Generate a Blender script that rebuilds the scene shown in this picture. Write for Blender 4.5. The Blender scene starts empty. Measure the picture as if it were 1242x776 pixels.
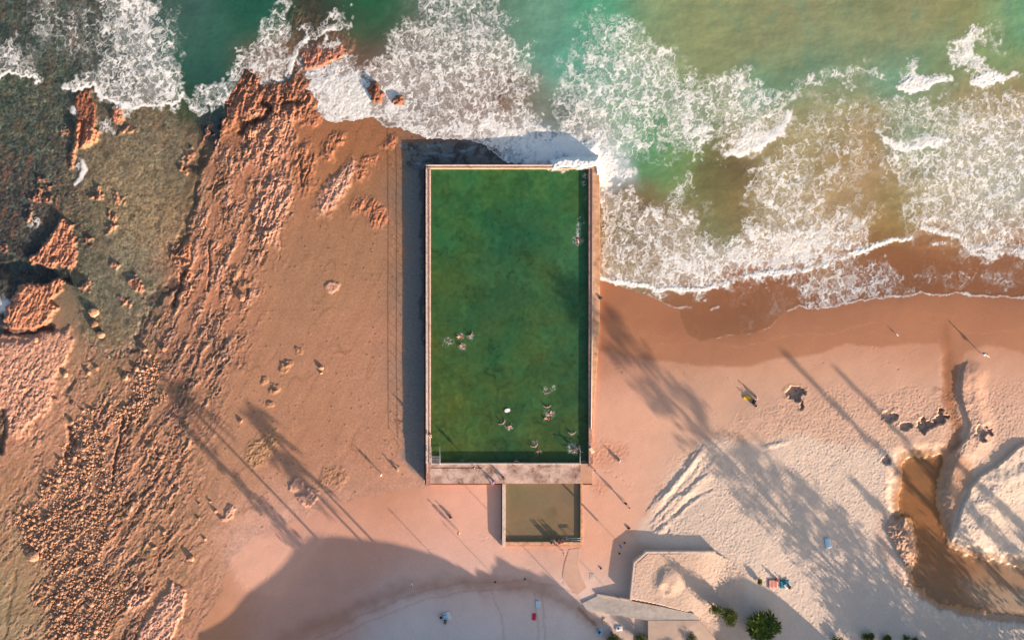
import bpy, bmesh, math, random
import numpy as np
from mathutils import Vector, Matrix, Euler

# ------------------------------------------------------------------ basics
SC = bpy.context.scene
COL = SC.collection
S = 7.16                 # photo pixels per metre on the ground (the pool is 50 m long)
HC = 115.0               # height of the camera above the sand
EL = math.radians(13.5)  # low morning sun
TANE = math.tan(EL)
F = np.float32

def W(px, py, z=0.0):
    k = (HC - z) / HC
    return Vector(((px - 621.0) / S * k, (388.0 - py) / S * k, z))

def lin(c):
    c = np.asarray(c, dtype=float) / 255.0
    return np.where(c <= 0.04045, c / 12.92, ((c + 0.055) / 1.055) ** 2.4)
KLIT = np.array([1.37, 1.27, 1.20])
def alb(r, g, b):
    "base colour of a thing that looks r,g,b in the morning sun"
    return lin((r, g, b)) / KLIT

# ------------------------------------------------------------------ noise
def _h(ix, iy, seed):
    h = (ix.astype(np.uint32) * np.uint32(374761393) + iy.astype(np.uint32) * np.uint32(668265263)
         + np.uint32((seed * 974711 + 12345) & 0xffffffff))
    h = (h ^ (h >> np.uint32(13))) * np.uint32(1274126177)
    h = (h ^ (h >> np.uint32(15))) * np.uint32(2246822519)
    return h ^ (h >> np.uint32(16))
def h01(ix, iy, seed):
    return (_h(ix, iy, seed) & np.uint32(0xffffff)).astype(F) / F(0xffffff)
def perlin(x, y, seed):
    ra = .5 + (seed * 0.7) % 1.1; rc_, rs_ = F(math.cos(ra)), F(math.sin(ra)); x, y = x * rc_ - y * rs_, x * rs_ + y * rc_
    xi = np.floor(x).astype(np.int32); yi = np.floor(y).astype(np.int32)
    xf = (x - xi).astype(F); yf = (y - yi).astype(F)
    u = xf * xf * xf * (xf * (xf * 6 - 15) + 10); v = yf * yf * yf * (yf * (yf * 6 - 15) + 10)
    def g(dx, dy):
        a = h01(xi + dx, yi + dy, seed) * F(6.2831853)
        return np.cos(a) * (xf - dx) + np.sin(a) * (yf - dy)
    a = g(0, 0); b = g(1, 0); c = g(0, 1); d = g(1, 1)
    return ((a + (b - a) * u) + ((c + (d - c) * u) - (a + (b - a) * u)) * v) * F(1.5)
def fbm(x, y, seed, octv=4, gain=0.5):
    r = 0; a = 1.0; t = 0
    for o in range(octv):
        r = r + F(a) * perlin(x * F(2 ** o) + F(o * 17.3), y * F(2 ** o) - F(o * 9.1), seed + o * 31)
        t += a; a *= gain
    return r / F(t)
def worley(x, y, seed, jit=0.9):
    xi = np.floor(x).astype(np.int32); yi = np.floor(y).astype(np.int32)
    f1 = np.full(x.shape, 9, F); f2 = np.full(x.shape, 9, F); cid = np.zeros(x.shape, F)
    for dx in (-1, 0, 1):
        for dy in (-1, 0, 1):
            cx = xi + dx; cy = yi + dy
            ex = cx + F(.5) + (h01(cx, cy, seed) - F(.5)) * F(jit) - x
            ey = cy + F(.5) + (h01(cx, cy, seed + 7) - F(.5)) * F(jit) - y
            d = ex * ex + ey * ey
            m = d < f1
            f2 = np.where(m, f1, np.minimum(f2, d))
            cid = np.where(m, h01(cx, cy, seed + 13), cid)
            f1 = np.where(m, d, f1)
    return np.sqrt(f1), np.sqrt(f2), cid
def sm(a, b, x):
    t = np.clip((x - a) / (b - a), 0, 1)
    return t * t * (3 - 2 * t)
def mixc(c, col, m):
    col = np.asarray(col, dtype=F)
    return c + (col - c) * m[..., None]

# coarse lattice for shapes digitised in photo pixels
LS = 2.5
LXA = np.arange(-190, 1440, LS, dtype=F); LYA = np.arange(-160, 940, LS, dtype=F)
LX, LY = np.meshgrid(LXA, LYA)
PAD = 70.0
def _segd(pts, closed):
    pts = np.asarray(pts, dtype=F)
    x0, y0 = pts.min(0) - PAD; x1, y1 = pts.max(0) + PAD
    ia, ib = np.searchsorted(LXA, [x0, x1]); ja, jb = np.searchsorted(LYA, [y0, y1])
    sx = LX[ja:jb, ia:ib]; sy = LY[ja:jb, ia:ib]
    d = np.full(sx.shape, 1e9, F); ins = np.zeros(sx.shape, bool)
    n = len(pts)
    for i in range(n if closed else n - 1):
        ax, ay = pts[i]; bx, by = pts[(i + 1) % n]
        ex, ey = bx - ax, by - ay
        l2 = ex * ex + ey * ey + 1e-9
        t = np.clip(((sx - ax) * ex + (sy - ay) * ey) / l2, 0, 1)
        d = np.minimum(d, (sx - ax - t * ex) ** 2 + (sy - ay - t * ey) ** 2)
        if closed:
            c = (ay > sy) != (by > sy)
            ins ^= c & (sx < ex * (sy - ay) / (ey if abs(ey) > 1e-9 else 1e-9) + ax)
    d = np.sqrt(d)
    full = np.full(LX.shape, -PAD if closed else PAD, F)
    full[ja:jb, ia:ib] = np.clip(np.where(ins, d, -d) if closed else d, -PAD, PAD)
    return full
def bil(lat, px, py, xa, ya, st):
    u = np.clip((px - xa) / st, 0, lat.shape[1] - 1.001); v = np.clip((py - ya) / st, 0, lat.shape[0] - 1.001)
    i = u.astype(np.int32); j = v.astype(np.int32); u = (u - i).astype(F); v = (v - j).astype(F)
    if lat.ndim == 3: u = u[..., None]; v = v[..., None]
    return (lat[j, i] * (1 - u) + lat[j, i + 1] * u) * (1 - v) + (lat[j + 1, i] * (1 - u) + lat[j + 1, i + 1] * u) * v
def blobs(items):
    "smooth interpolation of (px, py, radius, value...)"
    num = 0; den = 0
    for it in items:
        d2 = (LX - it[0]) ** 2 + (LY - it[1]) ** 2
        w = np.exp(-d2 / (2 * it[2] ** 2)) + F(2e-4) / (1 + d2 / (it[2] ** 2)) ** 2
        v = np.asarray(it[3:], dtype=F)
        num = num + w[..., None] * v; den = den + w
    r = num / den[..., None]
    return r[..., 0] if r.shape[-1] == 1 else r

class Grid:
    def __init__(g, x0, x1, y0, y1, st):
        g.xa = np.arange(x0, x1 + st, st, dtype=F); g.ya = np.arange(y0, y1 + st, st, dtype=F); g.st = st
        g.X, g.Y = np.meshgrid(g.xa, g.ya)
        X, Y = g.X, g.Y
        g.w1 = (fbm(X / 45, Y / 45, 1, 3), fbm(X / 45, Y / 45, 2, 3))
        g.w2 = (fbm(X / 14, Y / 14, 3, 3), fbm(X / 14, Y / 14, 4, 3))
        g.w3 = (perlin(X / 4.5, Y / 4.5, 5), perlin(X / 4.5, Y / 4.5, 6))
    def wp(g, a1=0, a2=0, a3=0):
        x, y = g.X, g.Y
        for a, w in ((a1, g.w1), (a2, g.w2), (a3, g.w3)):
            if a: x = x + F(a) * w[0]; y = y + F(a) * w[1]
        return x, y
    def lat(g, l, warp=(0, 0, 0)):
        x, y = g.wp(*warp)
        return bil(l, x, y, LXA[0], LYA[0], LS)
    def poly(g, pts, f=2.0, warp=(0, 0, 0)):
        return sm(-f, f, g.lat(_segd(pts, True), warp))
    def line(g, pts, w, f=1.0, warp=(0, 0, 0)):
        return 1 - sm(w / 2 - f, w / 2 + f, g.lat(_segd(pts, False), warp))
    def dot(g, px, py, r, f=None, warp=(0, 0, 0)):
        x, y = g.wp(*warp)
        f = f or r * .5
        return 1 - sm(r - f, r + f, np.hypot(x - px, y - py))

# ------------------------------------------------------------------ object helpers
def mesh_np(name, co, quads, attrs=None, mat=None, smooth=True):
    me = bpy.data.meshes.new(name)
    me.vertices.add(len(co)); me.vertices.foreach_set('co', np.ascontiguousarray(co, dtype=F).ravel())
    n = len(quads); k = quads.shape[1]
    me.loops.add(n * k); me.loops.foreach_set('vertex_index', np.ascontiguousarray(quads, dtype=np.int32).ravel())
    me.polygons.add(n); me.polygons.foreach_set('loop_start', np.arange(0, n * k, k, dtype=np.int32))
    me.polygons.foreach_set('use_smooth', np.full(n, smooth))
    for an, (typ, data) in (attrs or {}).items():
        a = me.attributes.new(an, typ, 'POINT')
        if typ == 'FLOAT_COLOR':
            d = np.ones((len(co), 4), F); d[:, :3] = data
            a.data.foreach_set('color', d.ravel())
        else:
            a.data.foreach_set('value', np.ascontiguousarray(data, dtype=F))
    me.update(calc_edges=True)
    if mat: me.materials.append(mat)
    return me
def link(name, me, parent=None, loc=None, rotz=None):
    o = bpy.data.objects.new(name, me); COL.objects.link(o)
    if parent is not None: o.parent = parent
    if loc is not None: o.location = loc
    if rotz is not None: o.rotation_euler = (0, 0, rotz)
    return o
def tag(o, label=None, cat=None, group=None, kind=None):
    if label: o['label'] = label
    if cat: o['category'] = cat
    if group: o['group'] = group
    if kind: o['kind'] = kind
    return o
def thing(name, label, cat, loc=(0, 0, 0), rotz=0, group=None):
    return tag(link(name, None, None, loc, rotz), label, cat, group)
class MB:
    "collects boxes, tubes and blobs, then builds ONE mesh"
    def __init__(m): m.v = []; m.f = []
    def add(m, vs, fs):
        b = len(m.v); m.v += [tuple(v) for v in vs]; m.f += [tuple(i + b for i in f) for f in fs]
    def box(m, x0, x1, y0, y1, z0, z1, rot=0, piv=None):
        vs = [Vector((x, y, z)) for x in (x0, x1) for y in (y0, y1) for z in (z0, z1)]
        if rot:
            c = Vector(piv or ((x0 + x1) / 2, (y0 + y1) / 2, 0)); R = Matrix.Rotation(rot, 3, 'Z')
            vs = [R @ (v - c) + c for v in vs]
        m.add(vs, [(0, 1, 3, 2), (4, 6, 7, 5), (0, 4, 5, 1), (2, 3, 7, 6), (0, 2, 6, 4), (1, 5, 7, 3)])
    def prism(m, pts, z0, z1):
        n = len(pts); z1s = z1 if hasattr(z1, '__len__') else [z1] * n
        vs = [(p[0], p[1], z0) for p in pts] + [(p[0], p[1], z) for p, z in zip(pts, z1s)]
        m.add(vs, [tuple(reversed(range(n))), tuple(range(n, 2 * n))] + [(i, (i + 1) % n, n + (i + 1) % n, n + i) for i in range(n)])
    def tube(m, pts, rad, n=8):
        pts = [Vector(p) for p in pts]; rads = rad if hasattr(rad, '__len__') else [rad] * len(pts)
        vs = []
        for i, p in enumerate(pts):
            d = (pts[min(i + 1, len(pts) - 1)] - pts[max(i - 1, 0)]).normalized()
            a = d.orthogonal().normalized(); b = d.cross(a)
            for k in range(n):
                t = 2 * math.pi * k / n
                vs.append(p + (a * math.cos(t) + b * math.sin(t)) * rads[i])
        fs = [(i * n + k, i * n + (k + 1) % n, (i + 1) * n + (k + 1) % n, (i + 1) * n + k) for i in range(len(pts) - 1) for k in range(n)]
        fs += [tuple(reversed(range(n))), tuple(range((len(pts) - 1) * n, len(pts) * n))]
        m.add(vs, fs)
    def ball(m, c, r, nu=12, nv=8, bump=0, seed=0):
        rr = random.Random(seed); rx, ry, rz = r if hasattr(r, '__len__') else (r, r, r)
        vs = [(c[0], c[1], c[2] + rz)]
        for j in range(1, nv):
            for i in range(nu):
                t = math.pi * j / nv; p = 2 * math.pi * i / nu; k = 1 + bump * (rr.random() - .5)
                vs.append((c[0] + rx * k * math.sin(t) * math.cos(p), c[1] + ry * k * math.sin(t) * math.sin(p), c[2] + rz * k * math.cos(t)))
        vs.append((c[0], c[1], c[2] - rz)); e = len(vs) - 1
        fs = [(0, 1 + i, 1 + (i + 1) % nu) for i in range(nu)]
        for j in range(nv - 2):
            a = 1 + j * nu
            fs += [(a + i, a + nu + i, a + nu + (i + 1) % nu, a + (i + 1) % nu) for i in range(nu)]
        a = 1 + (nv - 2) * nu
        fs += [(a + i, e, a + (i + 1) % nu) for i in range(nu)]
        m.add(vs, fs)
    def mesh(m, name, mat, smooth=False):
        me = bpy.data.meshes.new(name); me.from_pydata(m.v, [], m.f); me.update()
        me.materials.append(mat)
        if smooth: me.polygons.foreach_set('use_smooth', [True] * len(me.polygons))
        return me
    def build(m, name, mat, parent=None, smooth=False, bevel=0, loc=None, rotz=None):
        o = link(name, m.mesh(name, mat, smooth), parent, loc, rotz)
        if bevel:
            b = o.modifiers.new('bevel', 'BEVEL'); b.width = bevel; b.segments = 2; b.limit_method = 'ANGLE'
        return o

# ------------------------------------------------------------------ materials
def nodemat(name):
    m = bpy.data.materials.new(name); m.use_nodes = True
    nt = m.node_tree; b = nt.nodes['Principled BSDF']
    b.inputs['Specular IOR Level'].default_value = .25
    return m, nt, b
def N(nt, typ, **kw):
    n = nt.nodes.new(typ)
    for k, v in kw.items():
        if k in n.inputs: n.inputs[k].default_value = v
        else: setattr(n, k, v)
    return n
def simple_mat(name, col, rough=.8, var=.18, scale=3.0, col2=None, bump=0.0, spec=.25, detail=5, metallic=0, pos='Object'):
    m, nt, b = nodemat(name); L = nt.links.new
    tc = N(nt, 'ShaderNodeTexCoord'); nz = N(nt, 'ShaderNodeTexNoise', Scale=scale, Detail=detail, Roughness=.6)
    L(tc.outputs[pos], nz.inputs['Vector'])
    cr = N(nt, 'ShaderNodeValToRGB')
    col = np.asarray(col, dtype=float); a = col * (1 - var); c2 = np.asarray(col2, dtype=float) if col2 is not None else np.minimum(col * (1 + var), .9)
    cr.color_ramp.elements[0].position = .3; cr.color_ramp.elements[1].position = .7
    cr.color_ramp.elements[0].color = (*a, 1); cr.color_ramp.elements[1].color = (*c2, 1)
    L(nz.outputs['Fac'], cr.inputs['Fac']); L(cr.outputs['Color'], b.inputs['Base Color'])
    b.inputs['Roughness'].default_value = rough; b.inputs['Specular IOR Level'].default_value = spec; b.inputs['Metallic'].default_value = metallic
    if bump:
        bp = N(nt, 'ShaderNodeBump', Strength=1.0, Distance=bump); L(nz.outputs['Fac'], bp.inputs['Height']); L(bp.outputs['Normal'], b.inputs['Normal'])
    return m
def ground_mat(name, scale, amt, bump, rough):
    m, nt, b = nodemat(name); L = nt.links.new
    at = N(nt, 'ShaderNodeAttribute', attribute_name='Col'); we = N(nt, 'ShaderNodeAttribute', attribute_name='Wet')
    tc = N(nt, 'ShaderNodeTexCoord')
    n1 = N(nt, 'ShaderNodeTexNoise', Scale=scale, Detail=6, Roughness=.7); L(tc.outputs['Object'], n1.inputs['Vector'])
    mr = N(nt, 'ShaderNodeMapRange'); mr.inputs['From Min'].default_value = .25; mr.inputs['From Max'].default_value = .75
    mr.inputs['To Min'].default_value = 1 - amt; mr.inputs['To Max'].default_value = 1 + amt
    L(n1.outputs['Fac'], mr.inputs['Value'])
    mx = N(nt, 'ShaderNodeVectorMath', operation='SCALE'); L(at.outputs['Color'], mx.inputs[0]); L(mr.outputs['Result'], mx.inputs['Scale'])
    L(mx.outputs['Vector'], b.inputs['Base Color'])
    gr = N(nt, 'ShaderNodeAttribute', attribute_name='Grit'); mg = N(nt, 'ShaderNodeMath', operation='MULTIPLY'); L(n1.outputs['Fac'], mg.inputs[0]); L(gr.outputs['Fac'], mg.inputs[1])
    bp = N(nt, 'ShaderNodeBump', Strength=1.0, Distance=bump); L(mg.outputs[0], bp.inputs['Height']); L(bp.outputs['Normal'], b.inputs['Normal'])
    rr = N(nt, 'ShaderNodeMapRange'); rr.inputs['To Min'].default_value = rough; rr.inputs['To Max'].default_value = .35
    L(we.outputs['Fac'], rr.inputs['Value']); L(rr.outputs['Result'], b.inputs['Roughness'])
    return m
def water_mat(name, foam_col=(.76, .75, .735)):
    m, nt, b = nodemat(name); L = nt.links.new
    c = N(nt, 'ShaderNodeAttribute', attribute_name='Col'); op = N(nt, 'ShaderNodeAttribute', attribute_name='Opac'); fo = N(nt, 'ShaderNodeAttribute', attribute_name='Foam')
    L(c.outputs['Color'], b.inputs['Base Color']); b.inputs['Roughness'].default_value = .12; b.inputs['IOR'].default_value = 1.33; b.inputs['Specular IOR Level'].default_value = .5
    tc = N(nt, 'ShaderNodeTexCoord'); nz = N(nt, 'ShaderNodeTexNoise', Scale=1.6, Detail=5, Roughness=.6); L(tc.outputs['Object'], nz.inputs['Vector'])
    bp = N(nt, 'ShaderNodeBump', Strength=1.0, Distance=.03); L(nz.outputs['Fac'], bp.inputs['Height']); L(bp.outputs['Normal'], b.inputs['Normal'])
    tr = N(nt, 'ShaderNodeBsdfTransparent'); tr.inputs['Color'].default_value = (.93, .96, .95, 1)
    m1 = N(nt, 'ShaderNodeMixShader'); L(op.outputs['Fac'], m1.inputs['Fac']); L(tr.outputs[0], m1.inputs[1]); L(b.outputs[0], m1.inputs[2])
    f = N(nt, 'ShaderNodeBsdfPrincipled'); f.inputs['Base Color'].default_value = (*foam_col, 1); f.inputs['Roughness'].default_value = .9; f.inputs['Specular IOR Level'].default_value = .2
    n2 = N(nt, 'ShaderNodeTexNoise', Scale=4.0, Detail=4, Roughness=.6); L(tc.outputs['Object'], n2.inputs['Vector'])
    b2 = N(nt, 'ShaderNodeBump', Strength=1.0, Distance=.025); L(n2.outputs['Fac'], b2.inputs['Height']); L(b2.outputs['Normal'], f.inputs['Normal'])
    m2 = N(nt, 'ShaderNodeMixShader'); L(fo.outputs['Fac'], m2.inputs['Fac']); L(m1.outputs[0], m2.inputs[1]); L(f.outputs[0], m2.inputs[2])
    L(m2.outputs[0], nt.nodes['Material Output'].inputs['Surface'])
    return m
# ================================================================== THE GROUND
G = Grid(-100, 1342, -70, 866, 1.0)
X, Y = G.X, G.Y
base = blobs([
 (300,300,70,0),(450,300,60,0),(480,400,60,0),(490,540,45,.05),(400,540,60,0),(480,610,40,.32),(560,610,35,.5),(560,650,40,.5),(600,700,50,.55),(450,700,60,.3),(300,690,60,.15),
 (150,600,80,0),(50,600,80,0),(40,450,60,.1),(150,240,60,-.42),(160,330,50,-.36),(60,200,60,-.5),(20,140,60,-.6),(150,60,60,-.9),(40,30,60,-.8),(280,50,45,-1.6),(400,120,40,-.05),(430,180,40,0),(320,110,30,-.1),
 (560,185,40,-.1),(620,130,50,-.35),(680,150,40,-.6),(740,250,30,-.6),(740,335,30,-.1),(745,400,30,.4),(745,480,30,.95),(745,540,35,1.15),(745,600,40,1.25),(720,690,40,1.15),(800,345,35,-.28),(800,425,35,.3),(800,520,40,.85),
 (880,345,40,-.3),(900,440,40,.4),(900,560,60,1.1),(960,650,70,1.45),(850,700,40,1.7),(900,700,35,1.75),(850,750,40,1.7),(760,770,40,1.15),(700,760,50,1.0),(560,760,60,.8),(1000,325,40,-.28),(1000,430,50,.4),(1100,290,35,-.33),
 (1100,420,50,.4),(1200,420,50,.45),(1050,520,50,.85),(1050,620,60,1.3),(1200,500,50,.85),(1200,620,60,1.3),(1050,740,60,1.5),(1200,300,40,-.35),(1000,150,80,-1.2),(1200,100,80,-1.5),(700,60,60,-1.4),(850,100,60,-1.4),(500,60,40,-.35),(470,0,50,-1.6),(1200,760,60,1.3)])
H = G.lat(base)
n_big = fbm(X / 60, Y / 60, 11, 4); n_mid = fbm(X / 18, Y / 18, 12, 4); n_fin = fbm(X / 5, Y / 5, 13, 3)
n_sm = perlin(X / 2.6, Y / 2.6, 14)
H = H + F(.05) * n_big

# strata coordinates: the beds strike from upper right to lower left
us = X + F(.30) * Y + F(.00045) * np.maximum(Y - 200, 0) ** 2
us = us + 5 * G.w1[0] + 2.5 * G.w2[0]
vs_ = Y - F(.3) * X + 4 * G.w2[1]

# ---- colour of the sand and the smooth platform (as seen in the sun)
C = lambda r, g, b: tuple(alb(r, g, b))
land = blobs([
 (400,300,60,*C(174,122,86)),(350,360,60,*C(178,126,92)),(300,480,50,*C(190,132,98)),(430,420,50,*C(196,132,98)),(480,300,40,*C(176,122,86)),(470,480,40,*C(196,138,105)),(400,560,50,*C(192,130,95)),
 (470,590,35,*C(208,144,110)),(250,560,50,*C(196,138,103)),(200,660,50,*C(193,136,98)),(240,740,40,*C(205,142,108)),(330,660,40,*C(240,176,150)),(420,640,40,*C(238,172,146)),(540,620,40,*C(248,180,153)),(560,690,40,*C(226,168,146)),(400,740,60,*C(220,164,144)),
 (560,760,50,*C(254,232,224)),(660,750,40,*C(254,230,220)),(480,776,30,*C(254,232,224)),(650,700,40,*C(232,168,140)),(710,640,30,*C(240,172,142)),(760,520,45,*C(232,170,142)),(760,600,40,*C(236,174,146)),(740,420,30,*C(205,142,112)),
 (830,500,40,*C(230,174,144)),(900,500,50,*C(230,176,146)),(860,600,50,*C(228,190,164)),(950,600,70,*C(230,192,166)),(950,700,60,*C(228,194,172)),(1050,600,50,*C(230,192,164)),(1050,700,60,*C(226,198,180)),(900,760,50,*C(226,190,168)),(820,700,30,*C(230,188,160)),(760,740,30,*C(222,186,166)),
 (960,470,50,*C(236,182,152)),(1060,460,50,*C(238,186,158)),(1200,470,50,*C(236,184,156)),(1200,600,50,*C(228,194,168)),(1150,500,40,*C(236,184,154)),(1130,760,60,*C(222,198,182)),
 (800,380,40,*C(190,124,88)),(900,400,50,*C(186,116,78)),(1000,390,50,*C(186,114,76)),(1100,390,50,*C(184,112,74)),(1200,390,50,*C(178,106,68)),
 (60,560,50,*C(186,130,92)),(30,680,40,*C(172,142,106)),(20,740,30,*C(165,142,108)),(60,720,40,*C(180,136,94)),(100,640,50,*C(202,142,108)),(130,540,40,*C(205,142,112)),
 (400,200,50,*C(168,106,62)),(430,130,40,*C(168,104,64)),(320,150,40,*C(186,112,72)),(330,220,40,*C(200,128,92)),(260,340,40,*C(206,128,90)),(250,420,40,*C(196,128,92)),(200,460,40,*C(178,122,92)),
 (40,450,40,*C(222,150,118)),(40,500,40,*C(212,148,118)),(120,460,40,*C(170,126,88)),(110,400,40,*C(128,110,82)),(150,380,35,*C(128,114,96)),(160,340,30,*C(126,114,94)),(160,240,45,*C(158,126,92)),(170,170,40,*C(130,110,86)),(130,130,30,*C(120,96,76)),(100,260,30,*C(100,90,70)),
 (50,160,40,*C(74,78,68)),(30,240,40,*C(80,70,66)),(60,300,30,*C(70,70,66)),(40,60,50,*C(80,84,70)),(160,60,40,*C(98,86,74)),(280,50,50,*C(42,92,72)),(500,80,40,*C(150,108,92)),(600,120,50,*C(168,120,98)),(560,180,40,*C(110,84,66)),(430,60,30,*C(136,90,72)),(450,20,30,*C(40,90,66)),(380,20,25,*C(110,72,62)),
 (700,150,40,*C(140,116,90)),(900,220,60,*C(150,124,84)),(1100,200,80,*C(160,130,90)),(900,60,80,*C(130,124,88)),(760,300,40,*C(150,118,84)),(510,350,25,*C(118,112,106)),(505,450,25,*C(122,114,106)),(505,250,25,*C(110,104,98))])  # last three grey the ground inside the west wall's shadow
col = G.lat(land, (10, 3, 0)).astype(F)
wet = np.zeros_like(H)

# ---- masks
tide = [(-140,-110),(340,-110),(352,0),(330,30),(308,55),(290,80),(272,98),(258,118),(250,140),(240,165),(232,195),(222,235),(220,275),(206,315),(192,340),(188,365),(168,395),(160,425),(140,440),(112,430),(98,405),(90,350),(84,332),(60,342),(38,342),(12,380),(-5,410),(-140,425)]
M_reef = G.poly(tide, 4, (8, 4, 1))
rug = [(345,0),(380,10),(360,60),(372,95),(360,120),(352,190),(352,262),(330,300),(316,345),(300,385),(292,430),(276,470),(258,505),(236,545),(222,600),(205,660),(186,720),(170,790),(60,880),(50,780),(40,690),(5,630),(60,590),(80,530),(110,480),(165,430),(185,370),(205,330),(222,290),(225,240),(235,200),(245,160),(255,118),(275,95),(310,50)]
M_rug = G.poly(rug, 20, (30, 14, 3))
plat = [(300,-90),(520,-90),(620,100),(700,190),(716,203),(516,203),(516,590),(440,600),(395,612),(340,640),(300,650),(270,700),(240,790),(220,880),(-140,900),(-140,-110)]
M_plat = G.poly(plat, 3, (10, 4, 1))

# ---- smooth rock platform: faint beds, ripples, hollows
rip = perlin(X / 30 + G.w2[0], Y / 3.2 + 2 * G.w1[1], 21)
H += M_plat * (F(.012) * rip * sm(-.1, .4, n_big) + F(.02) * n_mid)
bed = fbm(us / 9, vs_ / 120, 22, 3)
col *= (1 + M_plat * (F(.10) * bed + F(.10) * n_mid) + F(.05) * n_big)[..., None]
weed = sm(.15, .6, n_mid + F(.5) * n_big + F(.35) * n_fin - F(.2)) * M_plat * (1 - M_rug) * sm(-350, -180, -np.hypot(X - 420, Y - 200))
col = mixc(col, alb(140, 92, 50), weed * F(.55))
crk = 1 - sm(.0, .07, np.abs(perlin(us / 22, vs_ / 90, 24)))
col = mixc(col, alb(132, 84, 56), crk * M_plat * sm(.0, .5, n_big + .2) * F(.45))

# ---- rugged, fractured beds
jx = F(1.6) * G.w3[0] + 3 * G.w2[0]; jy = F(2.0) * G.w3[1] + 3 * G.w2[1]
f1, f2, cid = worley((us + jx) / 7.0, (vs_ + jy) / 15, 31); edge = f2 - f1
f1b, f2b, cidb = worley((us + jx) / 3.6 + 3, (vs_ + jy) / 6.5, 32); edgeb = f2b - f1b
rid = 1 - np.abs(fbm(us / 9, vs_ / 60, 33, 4)) * 2.4
n_x = fbm(X / 2.1, Y / 2.1, 35, 2)
patch = fbm(us / 18, vs_ / 55, 34, 5)
rough_amt = M_rug * sm(-.26, .24, patch + F(.03)) 
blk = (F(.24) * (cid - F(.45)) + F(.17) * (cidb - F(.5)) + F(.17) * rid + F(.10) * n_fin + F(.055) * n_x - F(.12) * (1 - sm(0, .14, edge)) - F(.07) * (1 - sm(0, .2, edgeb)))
H += rough_amt * blk * F(.72) + M_rug * (1 - rough_amt) * F(.03) * (n_x + n_fin)
rc = np.zeros_like(col) + np.asarray(alb(198, 136, 102), F)
rc = mixc(rc, alb(228, 166, 138), sm(.45, .85, cid * F(.6) + cidb * F(.4)))
rc = mixc(rc, alb(196, 112, 72), sm(.15, .6, fbm(X / 13, Y / 20, 36, 3)) * F(.55))
br = fbm(us / 15, vs_ / 34, 43, 4); rc = mixc(rc, alb(146, 104, 78), sm(.0, .4, br) * F(.55)); rc = mixc(rc, alb(176, 148, 130), sm(.2, .5, -br + F(.2) * n_x) * F(.45))
rc = mixc(rc, alb(160, 112, 74), sm(-.1, .5, fbm(us / 10, vs_ / 26, 37, 3)) * F(.65))
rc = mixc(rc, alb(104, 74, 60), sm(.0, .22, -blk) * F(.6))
rc = mixc(rc, alb(110, 74, 58), np.maximum((1 - sm(0, .10, edge)) * F(.55), (1 - sm(0, .12, edgeb)) * F(.4)))
grey = G.poly([(190,380),(255,400),(290,440),(262,505),(205,515),(160,480),(150,430)], 22, (20, 8, 0))
rc = mixc(rc, alb(146, 112, 98), grey * F(.7))
n_p = perlin(X / 1.5, Y / 1.5, 48); rc = mixc(rc, alb(92, 64, 52), sm(.35, .6, n_p + F(.4) * n_x) * F(.65)); rc = mixc(rc, alb(236, 190, 166), sm(.4, .65, -n_p + F(.3) * n_x) * F(.5))
wp = sm(.05, .45, fbm(X / 22 + G.w2[0], Y / 30, 49, 5, .6)); rc = mixc(rc, alb(116, 88, 58), wp * F(.62)); rc = mixc(rc, alb(84, 70, 58), sm(.25, .5, fbm(X / 12, Y / 18, 50, 4, .6)) * F(.6))
ck = 1 - sm(0, .05, np.abs(fbm((us + jx) / 14, (vs_ + jy) / 40, 45, 3))); ck = np.maximum(ck, .8 * (1 - sm(0, .045, np.abs(fbm((us + jx) / 9, (vs_ + jy) / 14, 42, 3))))); rc = mixc(rc, alb(72, 50, 42), ck * F(.7)); H -= rough_amt * ck * F(.10)
rc = rc * np.exp(F(.55) * n_x + F(.50) * fbm(X / 4.2, Y / 4.2, 75, 2) + F(.22) * n_p - F(.06))[..., None]
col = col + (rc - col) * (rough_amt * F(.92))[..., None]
spk = worley(X / 9, Y / 9, 38, 1.0); sp = (spk[2] > .86) * (1 - sm(.06, .16, spk[0])) * M_plat * (1 - M_rug)
H += sp * F(.05); col = mixc(col, alb(120, 84, 58), sp * F(.6))
strm = sm(.1, .5, fbm(us / 5, vs_ / 140, 39, 3)) * M_plat * (1 - M_rug) * sm(-.2, .3, n_big)
col = mixc(col, alb(164, 112, 76), strm * F(.35))

wst = M_plat * (1 - sm(225, 300, X + F(25) * G.w1[0])) * sm(360, 460, Y); wt = fbm(us / 6, vs_ / 26, 46, 4)
wc = 1 - sm(0, .06, np.abs(fbm((us + jx) / 12, (vs_ + jy) / 50, 47, 3))); wq = sm(.0, .35, fbm(us / 20, vs_ / 44, 61, 4))
H += wst * (F(.06) * wt + F(.035) * n_fin + F(.03) * n_x - F(.07) * wc * wq + F(.12) * wq * (cidb - F(.5))); col *= (F(1) - wst * F(.05) + wst * (F(.34) * wt + F(.20) * n_x))[..., None]
col = mixc(col, alb(110, 78, 58), wst * wc * (F(.25) + F(.5) * wq)); col = mixc(col, alb(222, 158, 128), wst * sm(.5, .9, cidb) * wq * F(.5)); col = mixc(col, alb(186, 112, 76), wst * sm(.1, .5, fbm(us / 7, vs_ / 50, 62, 4)) * F(.5))
col = mixc(col, alb(140, 112, 76), wst * sm(.1, .5, fbm(X / 16, Y / 22, 47, 3)) * F(.6))
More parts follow.
